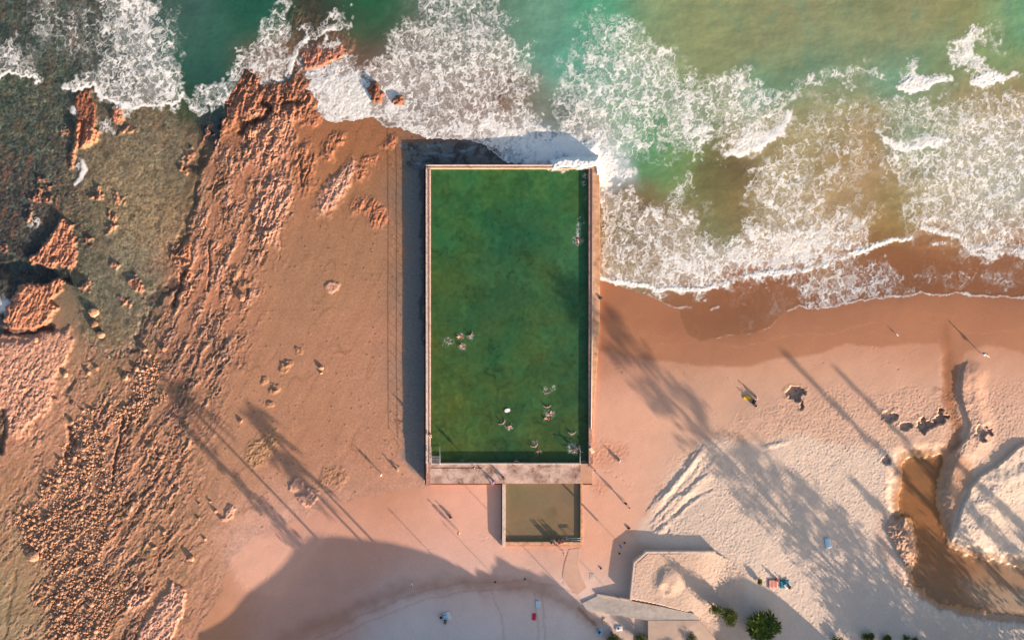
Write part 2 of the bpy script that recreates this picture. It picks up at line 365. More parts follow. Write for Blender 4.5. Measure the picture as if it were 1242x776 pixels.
# ---- named ridges and plates (polygon, height, colour, roughness)
def slab(pts, h, c, amp=.12, f=2.0, warp=(4, 3, 1.2), colm=.9, scale=(3.2, 26)):
    global H, col
    m = G.poly(pts, f, warp)
    st = fbm(us / scale[0], vs_ / scale[1], int(abs(pts[0][0] * 7 + pts[0][1])) % 900, 4)
    H = H + m * (F(h) + F(amp * .7) * st + F(.6) * blk * F(min(1, amp * 4)) + F(min(.05, amp)) * n_x + F(min(.05, amp)) * n_fin)
    cc = mixc(np.zeros_like(col) + np.asarray(c, F), alb(120, 82, 64), np.maximum(sm(.05, .3, -blk), (1 - sm(0, .09, edge)) * F(.6)) * F(min(1, amp * 3)))
    cc = mixc(cc, np.asarray(c) * np.array((.62, .66, .74)), sm(.05, .5, fbm(us / 11, vs_ / 22, 40, 4)) * F(min(.75, amp * 4))); cc = cc * (1 + F(min(.22, amp * 3)) * st + F(min(.10, amp * 2)) * n_fin + F(min(.16, amp * 3)) * n_x)[..., None] * np.exp(F(min(.45, amp * 4)) * n_x + F(min(.4, amp * 4)) * n_fin)[..., None]
    col = col + (cc - col) * (m * F(colm))[..., None]
    return m
OR = alb(212, 130, 90); PK = alb(226, 160, 130); BR = alb(170, 104, 66)
slab([(40,316),(60,290),(76,268),(86,268),(90,292),(90,322),(84,330),(72,322),(55,326),(38,322)], .55, alb(200, 124, 88), .30, 2.4, (9, 8, 3))
slab([(10,400),(6,388),(16,370),(28,346),(55,343),(80,339),(74,353),(63,362),(70,376),(60,388),(40,398),(16,406)], .6, alb(202, 126, 90), .22, 2.4, (9, 8, 3))
slab([(-20,420),(40,412),(68,398),(90,402),(80,430),(66,468),(50,500),(20,530),(-20,530)], .28, alb(214, 150, 120), .09, 5, (12, 8, 3))
slab([(92,118),(100,110),(112,108),(118,140),(112,170),(100,180),(92,168),(90,145)], .42, alb(150,84,56), .2)
slab([(92,150),(96,148),(94,180),(88,205),(84,205),(88,180)], .42, OR, .16)
slab([(105,150),(120,158),(116,170),(104,180),(97,182),(100,165)], .42, OR, .16)
slab([(136,128),(150,128),(152,142),(146,150),(138,145)], .4, OR, .12)
for (x, y, r, h) in ((141,141,5,.6),(74,160,5,.5),(157,156,4,.5),(230,190,6,.6),(222,205,5,.6),(52,215,5,.7),(60,222,4,.6),(47,232,6,.7),(42,242,6,.7),(57,240,6,.75),(36,262,6,.6),(118,240,7,.7),(134,262,6,.6),(134,275,5,.5),(103,292,6,.6),(141,322,6,.45),(240,135,5,.6),(259,160,5,.5),(300,155,6,.6),(216,300,7,.7),(222,318,6,.6),(226,330,6,.6),(165,345,7,.6),(172,352,6,.5),(100,343,6,.5),(107,350,5,.6),(150,370,6,.5),(228,300,7,.5),(4,300,6,.4),(146,158,5,.4),(142,240,8,.35)):
    slab([(x - r, y + r * .4), (x - r * .4, y - r), (x + r * .8, y - r * .7), (x + r, y + r * .5), (x, y + r)], h * .5, alb(190, 114, 80), .22, 3.0, (9, 9, 4), .75)
# upper shelf, ridges by the wash
slab([(292,80),(302,72),(312,88),(322,102),(345,104),(356,92),(372,96),(385,125),(372,138),(345,142),(310,138),(282,150),(262,168),(250,190),(246,172),(262,135),(278,100)], .26, alb(174,110,80), .26, 7, (10, 6, 2))
slab([(362,66),(400,38),(418,34),(432,44),(430,58),(408,72),(380,84),(368,86)], .35, alb(205,128,98), .2)
slab([(392,225),(418,205),(430,196),(434,206),(424,222),(416,240),(396,256),(388,262),(384,250)], .18, PK, .22, 6, (10, 7, 2))
slab([(308,140),(350,132),(354,185),(344,200),(320,205),(302,200),(300,165)], .14, alb(206,140,108), .22, 10, (14, 8, 2), .8)
slab([(330,214),(354,212),(350,262),(332,290),(306,292),(308,252)], .14, alb(212,150,122), .3, 8, (14, 8, 2), .7)
slab([(356,182),(376,172),(384,196),(376,230),(366,234),(358,206)], .12, alb(184,116,80), .3, 8, (12, 8, 2), .8)
slab([(446,250),(452,242),(468,250),(472,270),(452,276)], .1, alb(200,120,80), .2, 6)
for cx, cy, h in ((470,170,.1),(440,215,.12),(452,195,.1),(410,170,.12),(400,186,.15),(375,145,.15),(436,250,.12)):
    slab([(cx - 9, cy + 6), (cx - 4, cy - 9), (cx + 10, cy - 7), (cx + 7, cy + 8)], h, alb(200,122,84), .22, 5, (10, 6, 1))
# rocks in the surf
slab([(446,110),(452,103),(460,106),(463,114),(458,122),(450,120)], .8, alb(160,94,66), .3, 2.6, (6, 6, 3))
slab([(474,123),(480,118),(490,121),(489,126),(478,128)], .5, alb(170,104,74), .3, 2.6, (6, 6, 3))
slab([(604,118),(612,98),(626,86),(634,100),(634,118),(620,126),(608,134)], .16, alb(140,96,76), .2, 8, (10, 8, 3))
slab([(670,128),(680,121),(694,130),(704,142),(694,150),(680,142)], .12, alb(120,90,78), .2, 8, (10, 8, 3))
# flat plates standing on the sandy platform, lower-left shelf edges
slab([(394,345),(402,340),(412,342),(410,350),(402,356),(396,352)], .12, PK, .05, 1.2)
slab([(350,590),(360,580),(366,584),(368,592),(358,596),(350,596)], .16, PK, .06, 1.0)
slab([(356,602),(370,600),(372,590),(384,594),(388,602),(378,612),(368,614),(362,608)], .16, PK, .1, 1.0)
slab([(383,586),(396,568),(414,568),(422,578),(408,592),(392,596)], .05, alb(186,128,86), .08, 4, (8, 5, 2), .6)
slab([(298,555),(306,534),(318,520),(338,522),(334,545),(318,562),(300,562)], .06, alb(190,138,92), .10, 5, (9, 6, 2), .6, (2.4, 2.4))
slab([(166,770),(178,750),(196,728),(210,708),(224,716),(226,735),(210,760),(200,800),(160,800)], .24, PK, .10, 2, (7, 5, 2))
slab([(150,722),(168,720),(182,716),(180,726),(168,738),(152,738)], .18, PK, .12, 2, (7, 5, 2))
slab([(276,682),(288,650),(300,640),(330,650),(392,654),(340,720),(300,712),(282,694)], .08, alb(240,178,152), .004, 8, (10, 5, 1), .8)
slab([(272,618),(276,612),(284,616),(282,630),(274,632)], .14, PK, .1, 1.2)
for (x, y, w, h) in ((346,445,7,6),(351,440,6,4),(332,474,6,4),(336,470,5,5),(328,492,5,4),(362,424,4,5),(322,462,5,4),(285,330,5,8),(300,345,5,4)):
    slab([(x - w, y + h), (x - w * .8, y - h), (x + w * .7, y - h * .8), (x + w, y + h * .3), (x, y + h)], .11, alb(188,130,90), .08, 1.2, (3, 3, 1), .7, (2.2, 2.2))
# gullies, cracks, dark weedy pools, and some rock shade painted in as crevices
def gully(pts, w, d, c=(58, 52, 50), f=2.5, warp=(5, 4, 1), cm=.8):
    global H, col
    m = G.line(pts, w, f, warp)
    H = H - F(d) * m; col[...] = mixc(col, alb(*c), m * F(cm))
gully([(-10,330),(25,324),(55,332),(86,333),(96,338)], 16, .7, (40,50,56))
gully([(-10,400),(10,402),(30,402),(50,398),(62,396)], 8, .5, (52,48,50))
gully([(2,500),(4,520),(0,545)], 12, .5, (70,72,60))
gully([(268,128),(264,145),(262,162),(252,178),(246,192)], 11, .45, (40,48,58), 3, (9, 7, 3))
gully([(320,122),(328,132),(322,142),(310,148)], 8, .5, (70,50,42))
gully([(290,160),(300,150),(312,142)], 5, .4, (70,50,44))
gully([(344,125),(358,122),(366,120)], 5, .3, (80,56,40))
gully([(232,200),(240,205),(246,198)], 7, .5, (40,44,54))
gully([(236,225),(230,250),(222,280),(214,300)], 9, .25, (60,64,60), 4, (14, 10, 3), .7)
gully([(205,340),(190,350),(182,362)], 13, .25, (76,60,56), 5, (14, 10, 4), .7)  # rock shadows put into the colour as a dark crevice
gully([(180,380),(168,398),(158,420)], 10, .2, (86,76,72), 5, (14, 10, 4), .6)
gully([(222,330),(216,350),(210,370)], 5, .4, (70,54,50))  # another rock shadow laid in as dark colour
gully([(362,188),(366,205),(365,225)], 3, .3, (90,60,50))
gully([(88,460),(78,480),(84,488)], 6, .2, (110,90,70))
gully([(84,520),(90,535),(82,550)], 9, .5, (78,66,62))
gully([(150,505),(146,530),(140,560),(136,585)], 3.5, .35, (96,66,52), 1.2)
gully([(160,500),(152,525)], 3, .3, (96,66,52), 1.2)
gully([(36,470),(20,500),(14,520)], 2, .2, (120,80,66), 1)
gully([(20,480),(40,505),(46,515)], 2, .2, (120,80,66), 1)
gully([(20,690),(14,720),(8,760),(0,790)], 3, .08, (100,84,62), 2)
gully([(254,290),(256,320),(252,352)], 2.5, .25, (120,80,60), 1)
gully([(345,262),(340,290),(336,320)], 1.6, .1, (140,92,60), .8)
# boulder field: cobbly ground between the loose stones
rubz = [[(95,505),(130,490),(150,500),(130,545),(118,585),(90,620),(80,665),(60,690),(34,680),(20,640),(48,600),(70,560)],
        [(60,690),(90,640),(118,600),(140,560),(146,600),(126,650),(120,700),(150,720),(130,776),(60,800),(70,730)],
        [(140,500),(165,470),(176,445),(205,440),(190,490),(150,520)]]
M_rub = np.zeros_like(H)
for p in rubz: M_rub = np.maximum(M_rub, G.poly(p, 12, (22, 10, 2)))
gap = sm(-.32, .02, fbm(us / 16, vs_ / 40, 44, 3) + F(.06))
M_rub = M_rub * (F(.12) + F(.88) * gap)
M_grv = G.poly([(75,410),(135,425),(120,470),(95,500),(70,480)], 10, (14, 8, 2)) * sm(-.2, .2, n_mid)
f1, f2, cid = worley((X + jx * .4) / 4.2, (Y + jy * .4) / 4.2, 41)
rb = np.maximum(M_rub, M_grv * .6)
H += rb * (F(.10) * np.sqrt(np.clip(1 - (f1 / .62) ** 2, 0, 1)) * (F(.3) + cid) - F(.06))
rcol = np.asarray(alb(196, 140, 108), F) * (F(.55) + F(.75) * cid)[..., None]
rcol = mixc(rcol, alb(96, 72, 60), (1 - sm(.05, .22, f2 - f1)) * F(.6))
col = col + (rcol - col) * (rb * F(.85))[..., None]
# weed-covered flats and reef under water
algae = G.poly([(85,125),(235,118),(246,150),(236,215),(224,260),(212,312),(190,345),(182,380),(150,420),(118,430),(96,395),(96,330),(110,280),(96,220)], 8, (12, 5, 2))
mot = fbm(X / 7, Y / 7, 51, 4); mot2 = fbm(X / 22, Y / 22, 52, 3)
mot3 = fbm(X / 3, Y / 3, 55, 2); cav = worley((X + jx) / 9, (Y + jy) / 9, 56)
n_w = perlin(X / 1.7, Y / 1.7, 58); mot4 = fbm(X / 12 + G.w2[0], Y / 12, 59, 4, .65)
H += M_reef * (F(.035) * mot + F(.10) * mot2 + F(.025) * mot3 - F(.05) * (1 - sm(0, .25, cav[1] - cav[0])) * (1 - algae * F(.5)))
acol = np.clip(col * F(1.45), 0, .8) * np.clip(1 + F(.55) * mot + F(.30) * mot2 + F(.45) * mot3 + F(.28) * n_w, .2, 2)[..., None]
acol = mixc(acol, alb(70, 66, 58), sm(.10, .45, mot2 + F(.6) * mot4 + F(.3) * mot3) * F(.7) * (1 - algae * F(.35)))
acol = mixc(acol, alb(66, 62, 58), (1 - sm(.0, .22, cav[1] - cav[0])) * F(.5) * (1 - algae * F(.6)))
acol = mixc(acol, alb(150, 152, 122), sm(.15, .5, mot4 + F(.2) * n_w) * F(.45))
acol = mixc(acol, alb(186, 170, 150), sm(.62, .8, n_w) * F(.35))
acol = acol * np.exp((F(1.0) * mot4 + F(1.0) * mot3 + F(.55) * n_w) * (1 - F(.55) * algae))[..., None]; acol = mixc(acol, alb(150, 104, 80), sm(.1, .45, fbm(X / 8, Y / 11, 73, 4)) * (1 - algae) * F(.5)); acol = mixc(acol, alb(70, 96, 92), sm(.15, .5, fbm(X / 15, Y / 15, 74, 4)) * (1 - algae) * F(.55)); fl2 = sm(.20, .45, fbm(X / 4.5, Y / 4.5, 68, 3)) * (1 - algae); acol = mixc(acol, alb(150, 140, 122), fl2 * F(.55)); dk2 = sm(.12, .40, fbm(X / 6, Y / 6, 69, 3)) * (1 - algae * F(.6)); acol = mixc(acol, alb(40, 42, 48), dk2 * F(.7)); H += M_reef * (1 - algae) * (F(.05) * n_fin + F(.03) * n_x)
red = sm(.15, .5, fbm(us / 8, vs_ / 40, 54, 4)) * (1 - algae * F(.8))
acol = mixc(acol, alb(170, 100, 72), red * F(.6))
acol = mixc(acol, alb(46, 48, 54), sm(.25, .55, n_w + F(.5) * mot3) * (1 - algae * F(.4)) * F(.6)); lg = sm(-.05, .4, fbm(X / 34, Y / 34, 60, 3)) * (1 - algae); acol = mixc(acol, alb(58, 58, 60), lg * F(.45))
holes = worley(X / 24, Y / 24, 57, 1.0); hl = (holes[2] > .55) * (1 - sm(.10, .24, holes[0])) * algae
acol = mixc(acol, alb(80, 72, 58), hl * F(.6))
prot = sm(.12, .42, H - G.lat(base))        # what sticks out of the water keeps its own rock colour
col = col + (np.clip(acol, .004, 1) - col) * (M_reef * (1 - prot * F(.85)))[..., None]
wet = np.maximum(wet, M_reef * F(.4))

# ---- sand: wet beach, swash traces, dry footprints
wetl = [(728,300),(1400,250),(1400,440),(1242,428),(1218,421),(1196,419),(1184,421),(1172,428),(1164,445),(1158,470),(1152,500),(1143,490),(1146,455),(1143,425),(1136,417),(1110,417),(1090,418),(1070,421),(1045,419),(1030,416),(1015,420),(1000,428),(980,433),(945,434),(930,438),(910,445),(880,446),(850,443),(822,440),(790,438),(760,432),(728,424)]
M_wet = G.poly(wetl, 2.6, (3, 2, .5))
col = mixc(col, alb(188, 121, 83), M_wet * F(.82)); wet = np.maximum(wet, M_wet * F(.7))
swash2 = G.poly([(728,300),(1400,250),(1400,372),(1242,364),(1160,359),(1105,362),(1040,369),(970,375),(945,390),(920,407),(885,410),(850,412),(800,402),(760,392),(728,380)], 3, (4, 2, 0))
swash2 = G.poly([(728,300),(1400,250),(1400,372),(1242,364),(1160,359),(1105,362),(1040,369),(970,375),(945,390),(920,407),(885,410),(850,412),(800,402),(760,392),(728,380)], 12, (8, 5, 1)); col = mixc(col, alb(178, 110, 72), swash2 * F(.35))
for pts in ([(760,432),(800,420),(840,418),(900,420),(960,408),(1000,404)], [(840,392),(848,404),(842,416)], [(1000,404),(1040,398),(1060,390)], [(1140,392),(1180,404),(1242,398)], [(745,392),(775,408),(800,410)]):
    col = mixc(col, alb(212, 150, 112), G.line(pts, 1.6, .9, (6, 3, 1)) * F(.45))
M_dry = np.maximum(G.poly([(780,622),(800,590),(830,552),(860,530),(900,500),(960,480),(1060,470),(1160,470),(1420,450),(1420,900),(690,900),(700,790),(760,765),(850,742),(870,668),(790,668)], 14, (14, 6, 2)),
                   G.poly([(470,790),(520,752),(560,728),(620,712),(700,718),(720,745),(760,790)], 5, (8, 4, 1)) * F(.45))
fan = G.poly([(766,652),(778,628),(800,600),(826,570),(850,536),(880,530),(920,536),(980,530),(1040,545),(1092,552),(1085,610),(1070,640),(1100,705),(1160,745),(1400,770),(1400,900),(880,900),(905,780),(905,690),(868,668),(800,666)], 7, (10, 6, 2)); fan = np.maximum(fan, G.poly([(1155,655),(1170,612),(1190,580),(1242,540),(1400,500),(1400,700),(1242,684)], 4, (4, 3, 1)))
col = mixc(col, alb(244, 214, 192), fan * F(.62))
foot = F(.45) * perlin(X / 2.9, Y / 2.9, 61) + F(.95) * perlin(X / 1.75, Y / 1.75, 62) + F(.30) * perlin(X / 6, Y / 6, 63)
fn = sm(-.5, .3, fbm(X / 50, Y / 50, 64, 2) + F(.15))
track = sm(.25, .5, fbm(X / 26, Y / 26, 65, 3))
beach = (1 - M_plat) * (1 - M_wet)
H += F(.044) * foot * M_dry * (F(.55) + F(.45) * fn) + F(.012) * foot * beach * (1 - M_dry) * (F(.3) + track) + F(.03) * M_dry * n_mid
pits = worley(X / 5.5, Y / 5.5, 66, 1.0)
pm = (pits[2] > .72) * (1 - sm(.10, .26, pits[0]))
H -= pm * F(.035) * beach * (F(.25) + track) * (1 - .5 * M_wet)
col *= (1 + beach * F(.06) * n_mid + M_dry * F(.05) * foot)[..., None]
# trampled sand by the pool's corner
tr = np.maximum(G.dot(735, 550, 16, 8), G.dot(752, 548, 10, 6)) + G.dot(728, 592, 10, 6)
H += F(.035) * tr * perlin(X / 3, Y / 3, 67); col = mixc(col, alb(206, 132, 98), np.clip(tr, 0, 1) * F(.35))
# vehicle tracks and the scarp where they climb onto the dry sand
def scarp(pts, w, h, side=+1):
    "a step along pts: the ground to the right of the direction of travel rises by h and fades back over w pixels"
    global H
    lat_d = _segd(pts, False); d = G.lat(lat_d, (0, 2, 1))
    p = np.asarray(pts, F); sgn = np.zeros_like(LX); arc = np.zeros_like(LX); s0 = 0; best = np.full(LX.shape, 1e9, F)
    for a, b in zip(p[:-1], p[1:]):
        e = b - a; t = np.clip(((LX - a[0]) * e[0] + (LY - a[1]) * e[1]) / (e @ e), 0, 1)
        dd = (LX - a[0] - t * e[0]) ** 2 + (LY - a[1] - t * e[1]) ** 2
        s = e[0] * (LY - a[1]) - e[1] * (LX - a[0])
        m = dd < best; best = np.where(m, dd, best); sgn = np.where(m, s, sgn); arc = np.where(m, s0 + t * np.hypot(*e), arc); s0 += float(np.hypot(*e))
    sd = G.lat(np.where(sgn * side > 0, 1, -1) * np.minimum(lat_d, 60), (0, 2, 1))
    fade = G.lat((sm(0, min(22, s0 * .3), arc) * (1 - sm(s0 - min(22, s0 * .3), s0, arc))).astype(F))
    H = H + F(h) * fade * sm(-1.0, 1.2, sd) * (1 - sm(w * .4, w, sd)) * (F(.85) + F(.4) * n_mid)
scarp([(778,628),(800,600),(826,570),(850,536)], 14, .10)
scarp([(792,614),(812,592),(838,560),(858,534)], 9, .12)
scarp([(782,640),(815,606),(836,590),(868,566)], 10, .11)
for pts in ([(788,640),(812,616),(840,586),(862,552)], [(794,646),(820,620),(846,600)], [(806,606),(826,588),(846,560)], [(796,622),(806,632),(812,648)], [(816,598),(834,596),(850,584)], [(812,626),(838,606),(862,592)]):
    l = G.line(pts, 3.2, 1.6, (3, 3, 1)); l2 = G.line([(x + 4, y + 3) for x, y in pts], 3.2, 1.6, (3, 3, 1)); H = H - F(.045) * l * (F(1) + n_fin) + F(.03) * l2
scarp([(786,648),(802,640),(808,618)], 10, .10)
scarp([(920,548),(945,541),(962,537)], 8, .10, -1)
scarp([(1142,552),(1151,549),(1164,541),(1174,530),(1177,515),(1171,499),(1167,485),(1165,470),(1167,455),(1171,442),(1174,432)], 34, .42, +1)
scarp([(1260,530),(1242,537),(1228,549),(1208,566),(1189,577),(1179,590),(1170,610),(1160,640),(1153,658)], 60, .46, -1)
scarp([(1130,468),(1140,471),(1150,480),(1163,490)], 10, .10)
# the creek pool: a hollow in the sand
pond = [(1091,560),(1096,552),(1106,549),(1116,551),(1124,547),(1134,550),(1141,549),(1147,555),(1143,575),(1140,600),(1143,625),(1149,645),(1150,655),(1158,663),(1172,669),(1192,674),(1242,684),(1400,700),(1400,765),(1242,752),(1200,750),(1162,741),(1135,731),(1116,719),(1105,706),(1102,694),(1108,680),(1112,668),(1108,650),(1103,634),(1088,628),(1085,608),(1088,590),(1091,570)]
P_in = G.lat(_segd(pond, True), (5, 5, 1.5))
H = H * (1 - sm(-14, 1, P_in)) + (F(.62) - F(.28) * sm(0, 10, P_in)) * sm(-14, 1, P_in)
bankl = G.line([(1092,550),(1082,580),(1080,612),(1070,628),(1068,650),(1080,680),(1095,705)], 16, 6, (3, 2, 1))
col = mixc(col, alb(232, 182, 156), bankl * F(.5)); wet = np.maximum(wet, sm(-4, 2, P_in))
pc = np.zeros_like(col) + np.asarray(alb(200, 140, 92), F); pc = mixc(pc, alb(206, 158, 124), sm(1170, 1230, X)); col = mixc(col, alb(168, 120, 90), sm(-7, -2, P_in) * F(.6))
pc *= (1 + F(.18) * fbm(X / 30, Y / 12, 71, 3))[..., None]
col = col + (pc - col) * (sm(-3, 3, P_in))[..., None]
shoal = G.poly([(1162,702),(1242,712),(1400,720),(1400,748),(1242,740),(1205,742),(1180,730)], 9, (8, 5, 2))
H += shoal * F(.14); col = mixc(col, alb(224, 190, 160), shoal * F(.8))
chn = G.line([(1146,396),(1149,412),(1150,425),(1152,450),(1153,475),(1156,500),(1160,520),(1158,535),(1150,545)], 14, 7, (5, 4, 1))
H -= chn * F(.10) * sm(414, 440, Y); col = mixc(col, alb(176, 112, 74), chn * F(.85)); wet = np.maximum(wet, chn)
mid = G.poly([(1145,552),(1160,548),(1178,560),(1180,580),(1166,605),(1154,640),(1146,640),(1142,610),(1144,575)], 4, (4, 2, 0))
col = mixc(col, alb(200, 142, 108), mid * F(.7))
lump = G.poly([(1076,640),(1084,630),(1098,628),(1104,640),(1109,655),(1112,672),(1106,690),(1096,688),(1086,664)], 2, (6, 4, 2))
H += lump * (F(.30) + F(.5) * np.abs(n_fin) + F(.2) * n_mid); col = mixc(col, alb(200, 150, 122), lump * F(.8))
# wind- and wave-cut pits in the beach with ragged rims
for pts, d in (([(953,476),(957,468),(964,466),(972,470),(978,476),(970,478),(966,484),(956,482)], .5), ([(968,486),(973,484),(972,498),(969,500)], .4),
               ([(1067,503),(1078,499),(1086,498),(1090,504),(1084,510),(1070,510)], .26), ([(1090,516),(1100,512),(1108,514),(1106,520),(1094,522)], .3),
               ([(1113,520),(1114,508),(1122,510),(1132,508),(1140,498),(1150,505),(1146,512),(1132,518),(1122,524),(1114,526)], .55),
               ([(1184,516),(1190,514),(1202,520),(1206,525),(1196,526),(1194,538),(1186,528)], .36), ([(1068,558),(1074,552),(1082,554),(1080,562),(1070,562)], .3)):
    m = G.poly(pts, 1.0, (3, 6, 2.5)); ring = G.poly(pts, 5, (3, 6, 2.5))
    H = H - F(d * 1.1) * m * (F(1) + F(.5) * n_fin) + F(.14) * (ring - m) * F(1) + F(.10) * m * n_fin; col = mixc(col, alb(190, 138, 110), ring * F(.4)); col = mixc(col, alb(196, 164, 144), m * F(.6)); col = mixc(col, alb(92, 74, 66), ring * sm(.2, .5, n_fin + F(.5) * n_x) * F(.7)); H += ring * F(.06) * n_x
# sand held behind the retaining wall, mound on it
TERR = [(785.5,670.5),(868,669.5),(905,690),(905,780),(840,744),(800,733),(765.5,726),(770.5,683)]
tm = G.poly(TERR, .8); far = sm(836, 884, X + F(.3) * (Y - 700))
H = np.where(tm > .5, np.maximum(H, 2.25 * (1 - far) + H * far), H)
H += tm * F(.032) * foot * (1 - sm(868, 912, X)) + tm * F(.03) * n_mid
H += tm * (F(.35) * G.dot(812, 704, 14, 8, (6, 3, 0)) - F(.16) * G.dot(808, 714, 5, 3))
sw = G.poly([(489,172),(620,172),(620,202),(517,202),(517,586),(489,556)], 5, (5, 4, 1.5))  # outline of the pool wall's cast shadow on wet weedy ground
col = mixc(col, alb(112, 118, 118), sw * F(.8)); sw2 = G.poly([(508,205),(517,205),(517,420),(512,420)], 2, (5, 6, 2)); col = mixc(col, alb(60, 62, 66), sw2 * F(.7)); nw = sw * (1 - sm(196, 214, Y)); H += sw * F(.03) * n_x + nw * (F(.16) * n_fin + F(.14) * n_mid + F(.05) * n_x); col = mixc(col, alb(64, 60, 60), nw * sm(-.1, .3, n_mid + F(.5) * n_fin) * F(.8)); col = mixc(col, alb(128, 160, 176), nw * sm(.1, .4, fbm(X / 16, Y / 7, 63, 3)) * F(.6))  # shade painted into the wet rock's tone, darkest along the wall foot
# tracks on the lower beach in the shade
for pts in ([(380,776),(440,745),(500,720),(560,706),(640,704),(700,716)], [(400,776),(450,752),(510,728),(570,716),(640,712)], [(596,716),(606,740),(612,776)], [(648,720),(652,776)], [(656,720),(660,776)]):
    l = G.line(pts, 2.5, 1.2, (3, 2, .5)); H -= l * F(.04); col = mixc(col, alb(176, 120, 92), l * F(.3))
wrk = G.line([(340,776),(420,744),(500,712),(580,706),(650,712),(690,730),(720,752)], 18, 9, (8, 5, 1)); col = mixc(col, alb(178, 122, 94), wrk * F(.5) * (1 - .4 * n_mid))
deb = G.line([(703,738),(712,748),(722,757)], 4, 2, (2, 2, 1)); col = mixc(col, alb(150, 96, 62), deb * F(.7))
# the pools are dug out (their own floors stand inside)
ap = G.poly([(688,664),(706,662),(703,684),(708,700),(714,712),(700,724),(688,714),(680,700)], 1.5); H = np.where(ap > .3, np.minimum(H, 1.12), H)
ap = (X > 712) & (X < 724) & (Y > 692) & (Y < 705); H = np.where(ap, np.minimum(H, 1.16), H)
dug = ((X > 515) & (X < 718) & (Y > 202) & (Y < 587)) | ((X > 608) & (X < 706) & (Y > 585) & (Y < 661))
H = np.where(dug, np.minimum(H, -1.9), H)
sealaid = ((X > 714) & (X < np.interp(Y, [200, 360, 430, 480, 530], [727, 726.5, 723.5, 720, 717])) & (Y > 200) & (Y < 500)); H = np.where(sealaid, np.minimum(H, .9), H)
lum = (col * np.array([.3, .59, .11], F)).sum(-1, keepdims=True); col = lum + (col - lum) * (F(1) - F(.10) * np.clip(M_plat + M_wet * F(.6), 0, 1)[..., None])
H = H.astype(F); col = np.clip(col, .003, .85)

def ground_at(px, py):
    return float(bil(H, np.array([[px]], F), np.array([[py]], F), G.xa[0], G.ya[0], G.st)[0, 0])

sk = np.array([30, 80, 200, 600, 2500, 9000], F)
def padded(a):
    return np.pad(a, [(6, 6), (6, 6)] + [(0, 0)] * (a.ndim - 2), mode='edge')
xs = np.concatenate([G.xa[0] - sk[::-1], G.xa, G.xa[-1] + sk]); ys = np.concatenate([G.ya[0] - sk[::-1], G.ya, G.ya[-1] + sk])
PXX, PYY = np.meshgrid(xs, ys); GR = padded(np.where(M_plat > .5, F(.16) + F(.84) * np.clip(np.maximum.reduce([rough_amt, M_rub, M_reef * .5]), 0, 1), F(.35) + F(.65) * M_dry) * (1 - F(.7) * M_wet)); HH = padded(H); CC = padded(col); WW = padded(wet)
kk = (HC - HH) / HC
co = np.stack([(PXX - 621) / S * kk, (388 - PYY) / S * kk, HH], -1).reshape(-1, 3)
ny, nx = HH.shape
idx = np.arange(ny * nx).reshape(ny, nx)
q = np.stack([idx[1:, :-1], idx[1:, 1:], idx[:-1, 1:], idx[:-1, :-1]], -1).reshape(-1, 4)
pmask = padded(M_plat)
fm = (pmask[:-1, :-1] + pmask[1:, 1:]).reshape(-1) > 1.0
m_rock = ground_mat('weathered sandstone', 2.6, .30, .10, .85)
m_sand = ground_mat('beach sand', 4.0, .10, .018, .9)
def sheet(name, quads, mat):
    u, inv = np.unique(quads.ravel(), return_inverse=True)
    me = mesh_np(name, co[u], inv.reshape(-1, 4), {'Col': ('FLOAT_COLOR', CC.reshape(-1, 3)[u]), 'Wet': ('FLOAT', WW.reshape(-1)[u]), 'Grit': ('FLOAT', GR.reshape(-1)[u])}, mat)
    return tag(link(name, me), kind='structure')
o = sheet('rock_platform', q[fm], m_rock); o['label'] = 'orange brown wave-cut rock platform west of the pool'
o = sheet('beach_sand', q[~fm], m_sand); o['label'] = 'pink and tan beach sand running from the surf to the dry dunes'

# unseen headland south of the picture, crest shaped to cast the lower beach shadow
edge_pts = [(250,776),(290,745),(330,708),(345,688),(362,668),(385,657),(420,656),(470,657),(500,663),(530,672),(560,685),(575,696),(584,690),(592,681),(602,677),(640,683),(660,691),(682,707),(700,724),(720,747),(760,766),(800,780),(838,790),(845,745),(847,705),(850,674),(888,673),(912,690),(938,712)]
hx = [150, 250, 310]; hz = [.3, 1.2, 3.0]
for ex, ey in edge_pts:
    L_ = (880 - ey) / .72; hx.append(ex + .695 * L_); hz.append(.5 + L_ / S * TANE)
hx += [1112, 1122, 1200, 1300]; hz += [4.5, 2.4, 1.8, 1.6]
mb = MB(); rr = random.Random(4); cols_ = np.arange(150, 1300, 4.0); hh_ = np.interp(cols_, hx, hz); hh_ = hh_ + np.where((cols_ > 740) & (cols_ < 1110), .22 * np.sin(cols_ / 7.0) + .12 * np.sin(cols_ / 3.1), .10 * np.sin(cols_ / 23.0))
rows = [(872, 0.0, -.3), (876, .45, 0), (879, .9, 0), (880, 1, 0), (890, .99, 0), (930, .97, 0), (1100, .9, 0), (1500, .5, -2)]
for ry, k_, dz in rows:
    for c_, h_ in zip(cols_, hh_):
        j = rr.uniform(-.12, .12) if 0 < k_ < 1 else 0
        mb.v.append(((c_ - 621) / S, (388 - ry) / S + j, h_ * k_ + dz + (j if ry > 880 else 0)))
nc = len(cols_)
mb.f += [(r * nc + i, r * nc + i + 1, (r + 1) * nc + i + 1, (r + 1) * nc + i) for r in range(len(rows) - 1) for i in range(nc - 1)]
tag(mb.build('headland', simple_mat('scrubby sandstone', (.30, .22, .14), .9, .3, .4, (.10, .12, .05)), None, True), 'unseen scrubby sandstone headland south of the beach, shaped to cast its shadow', kind='structure')
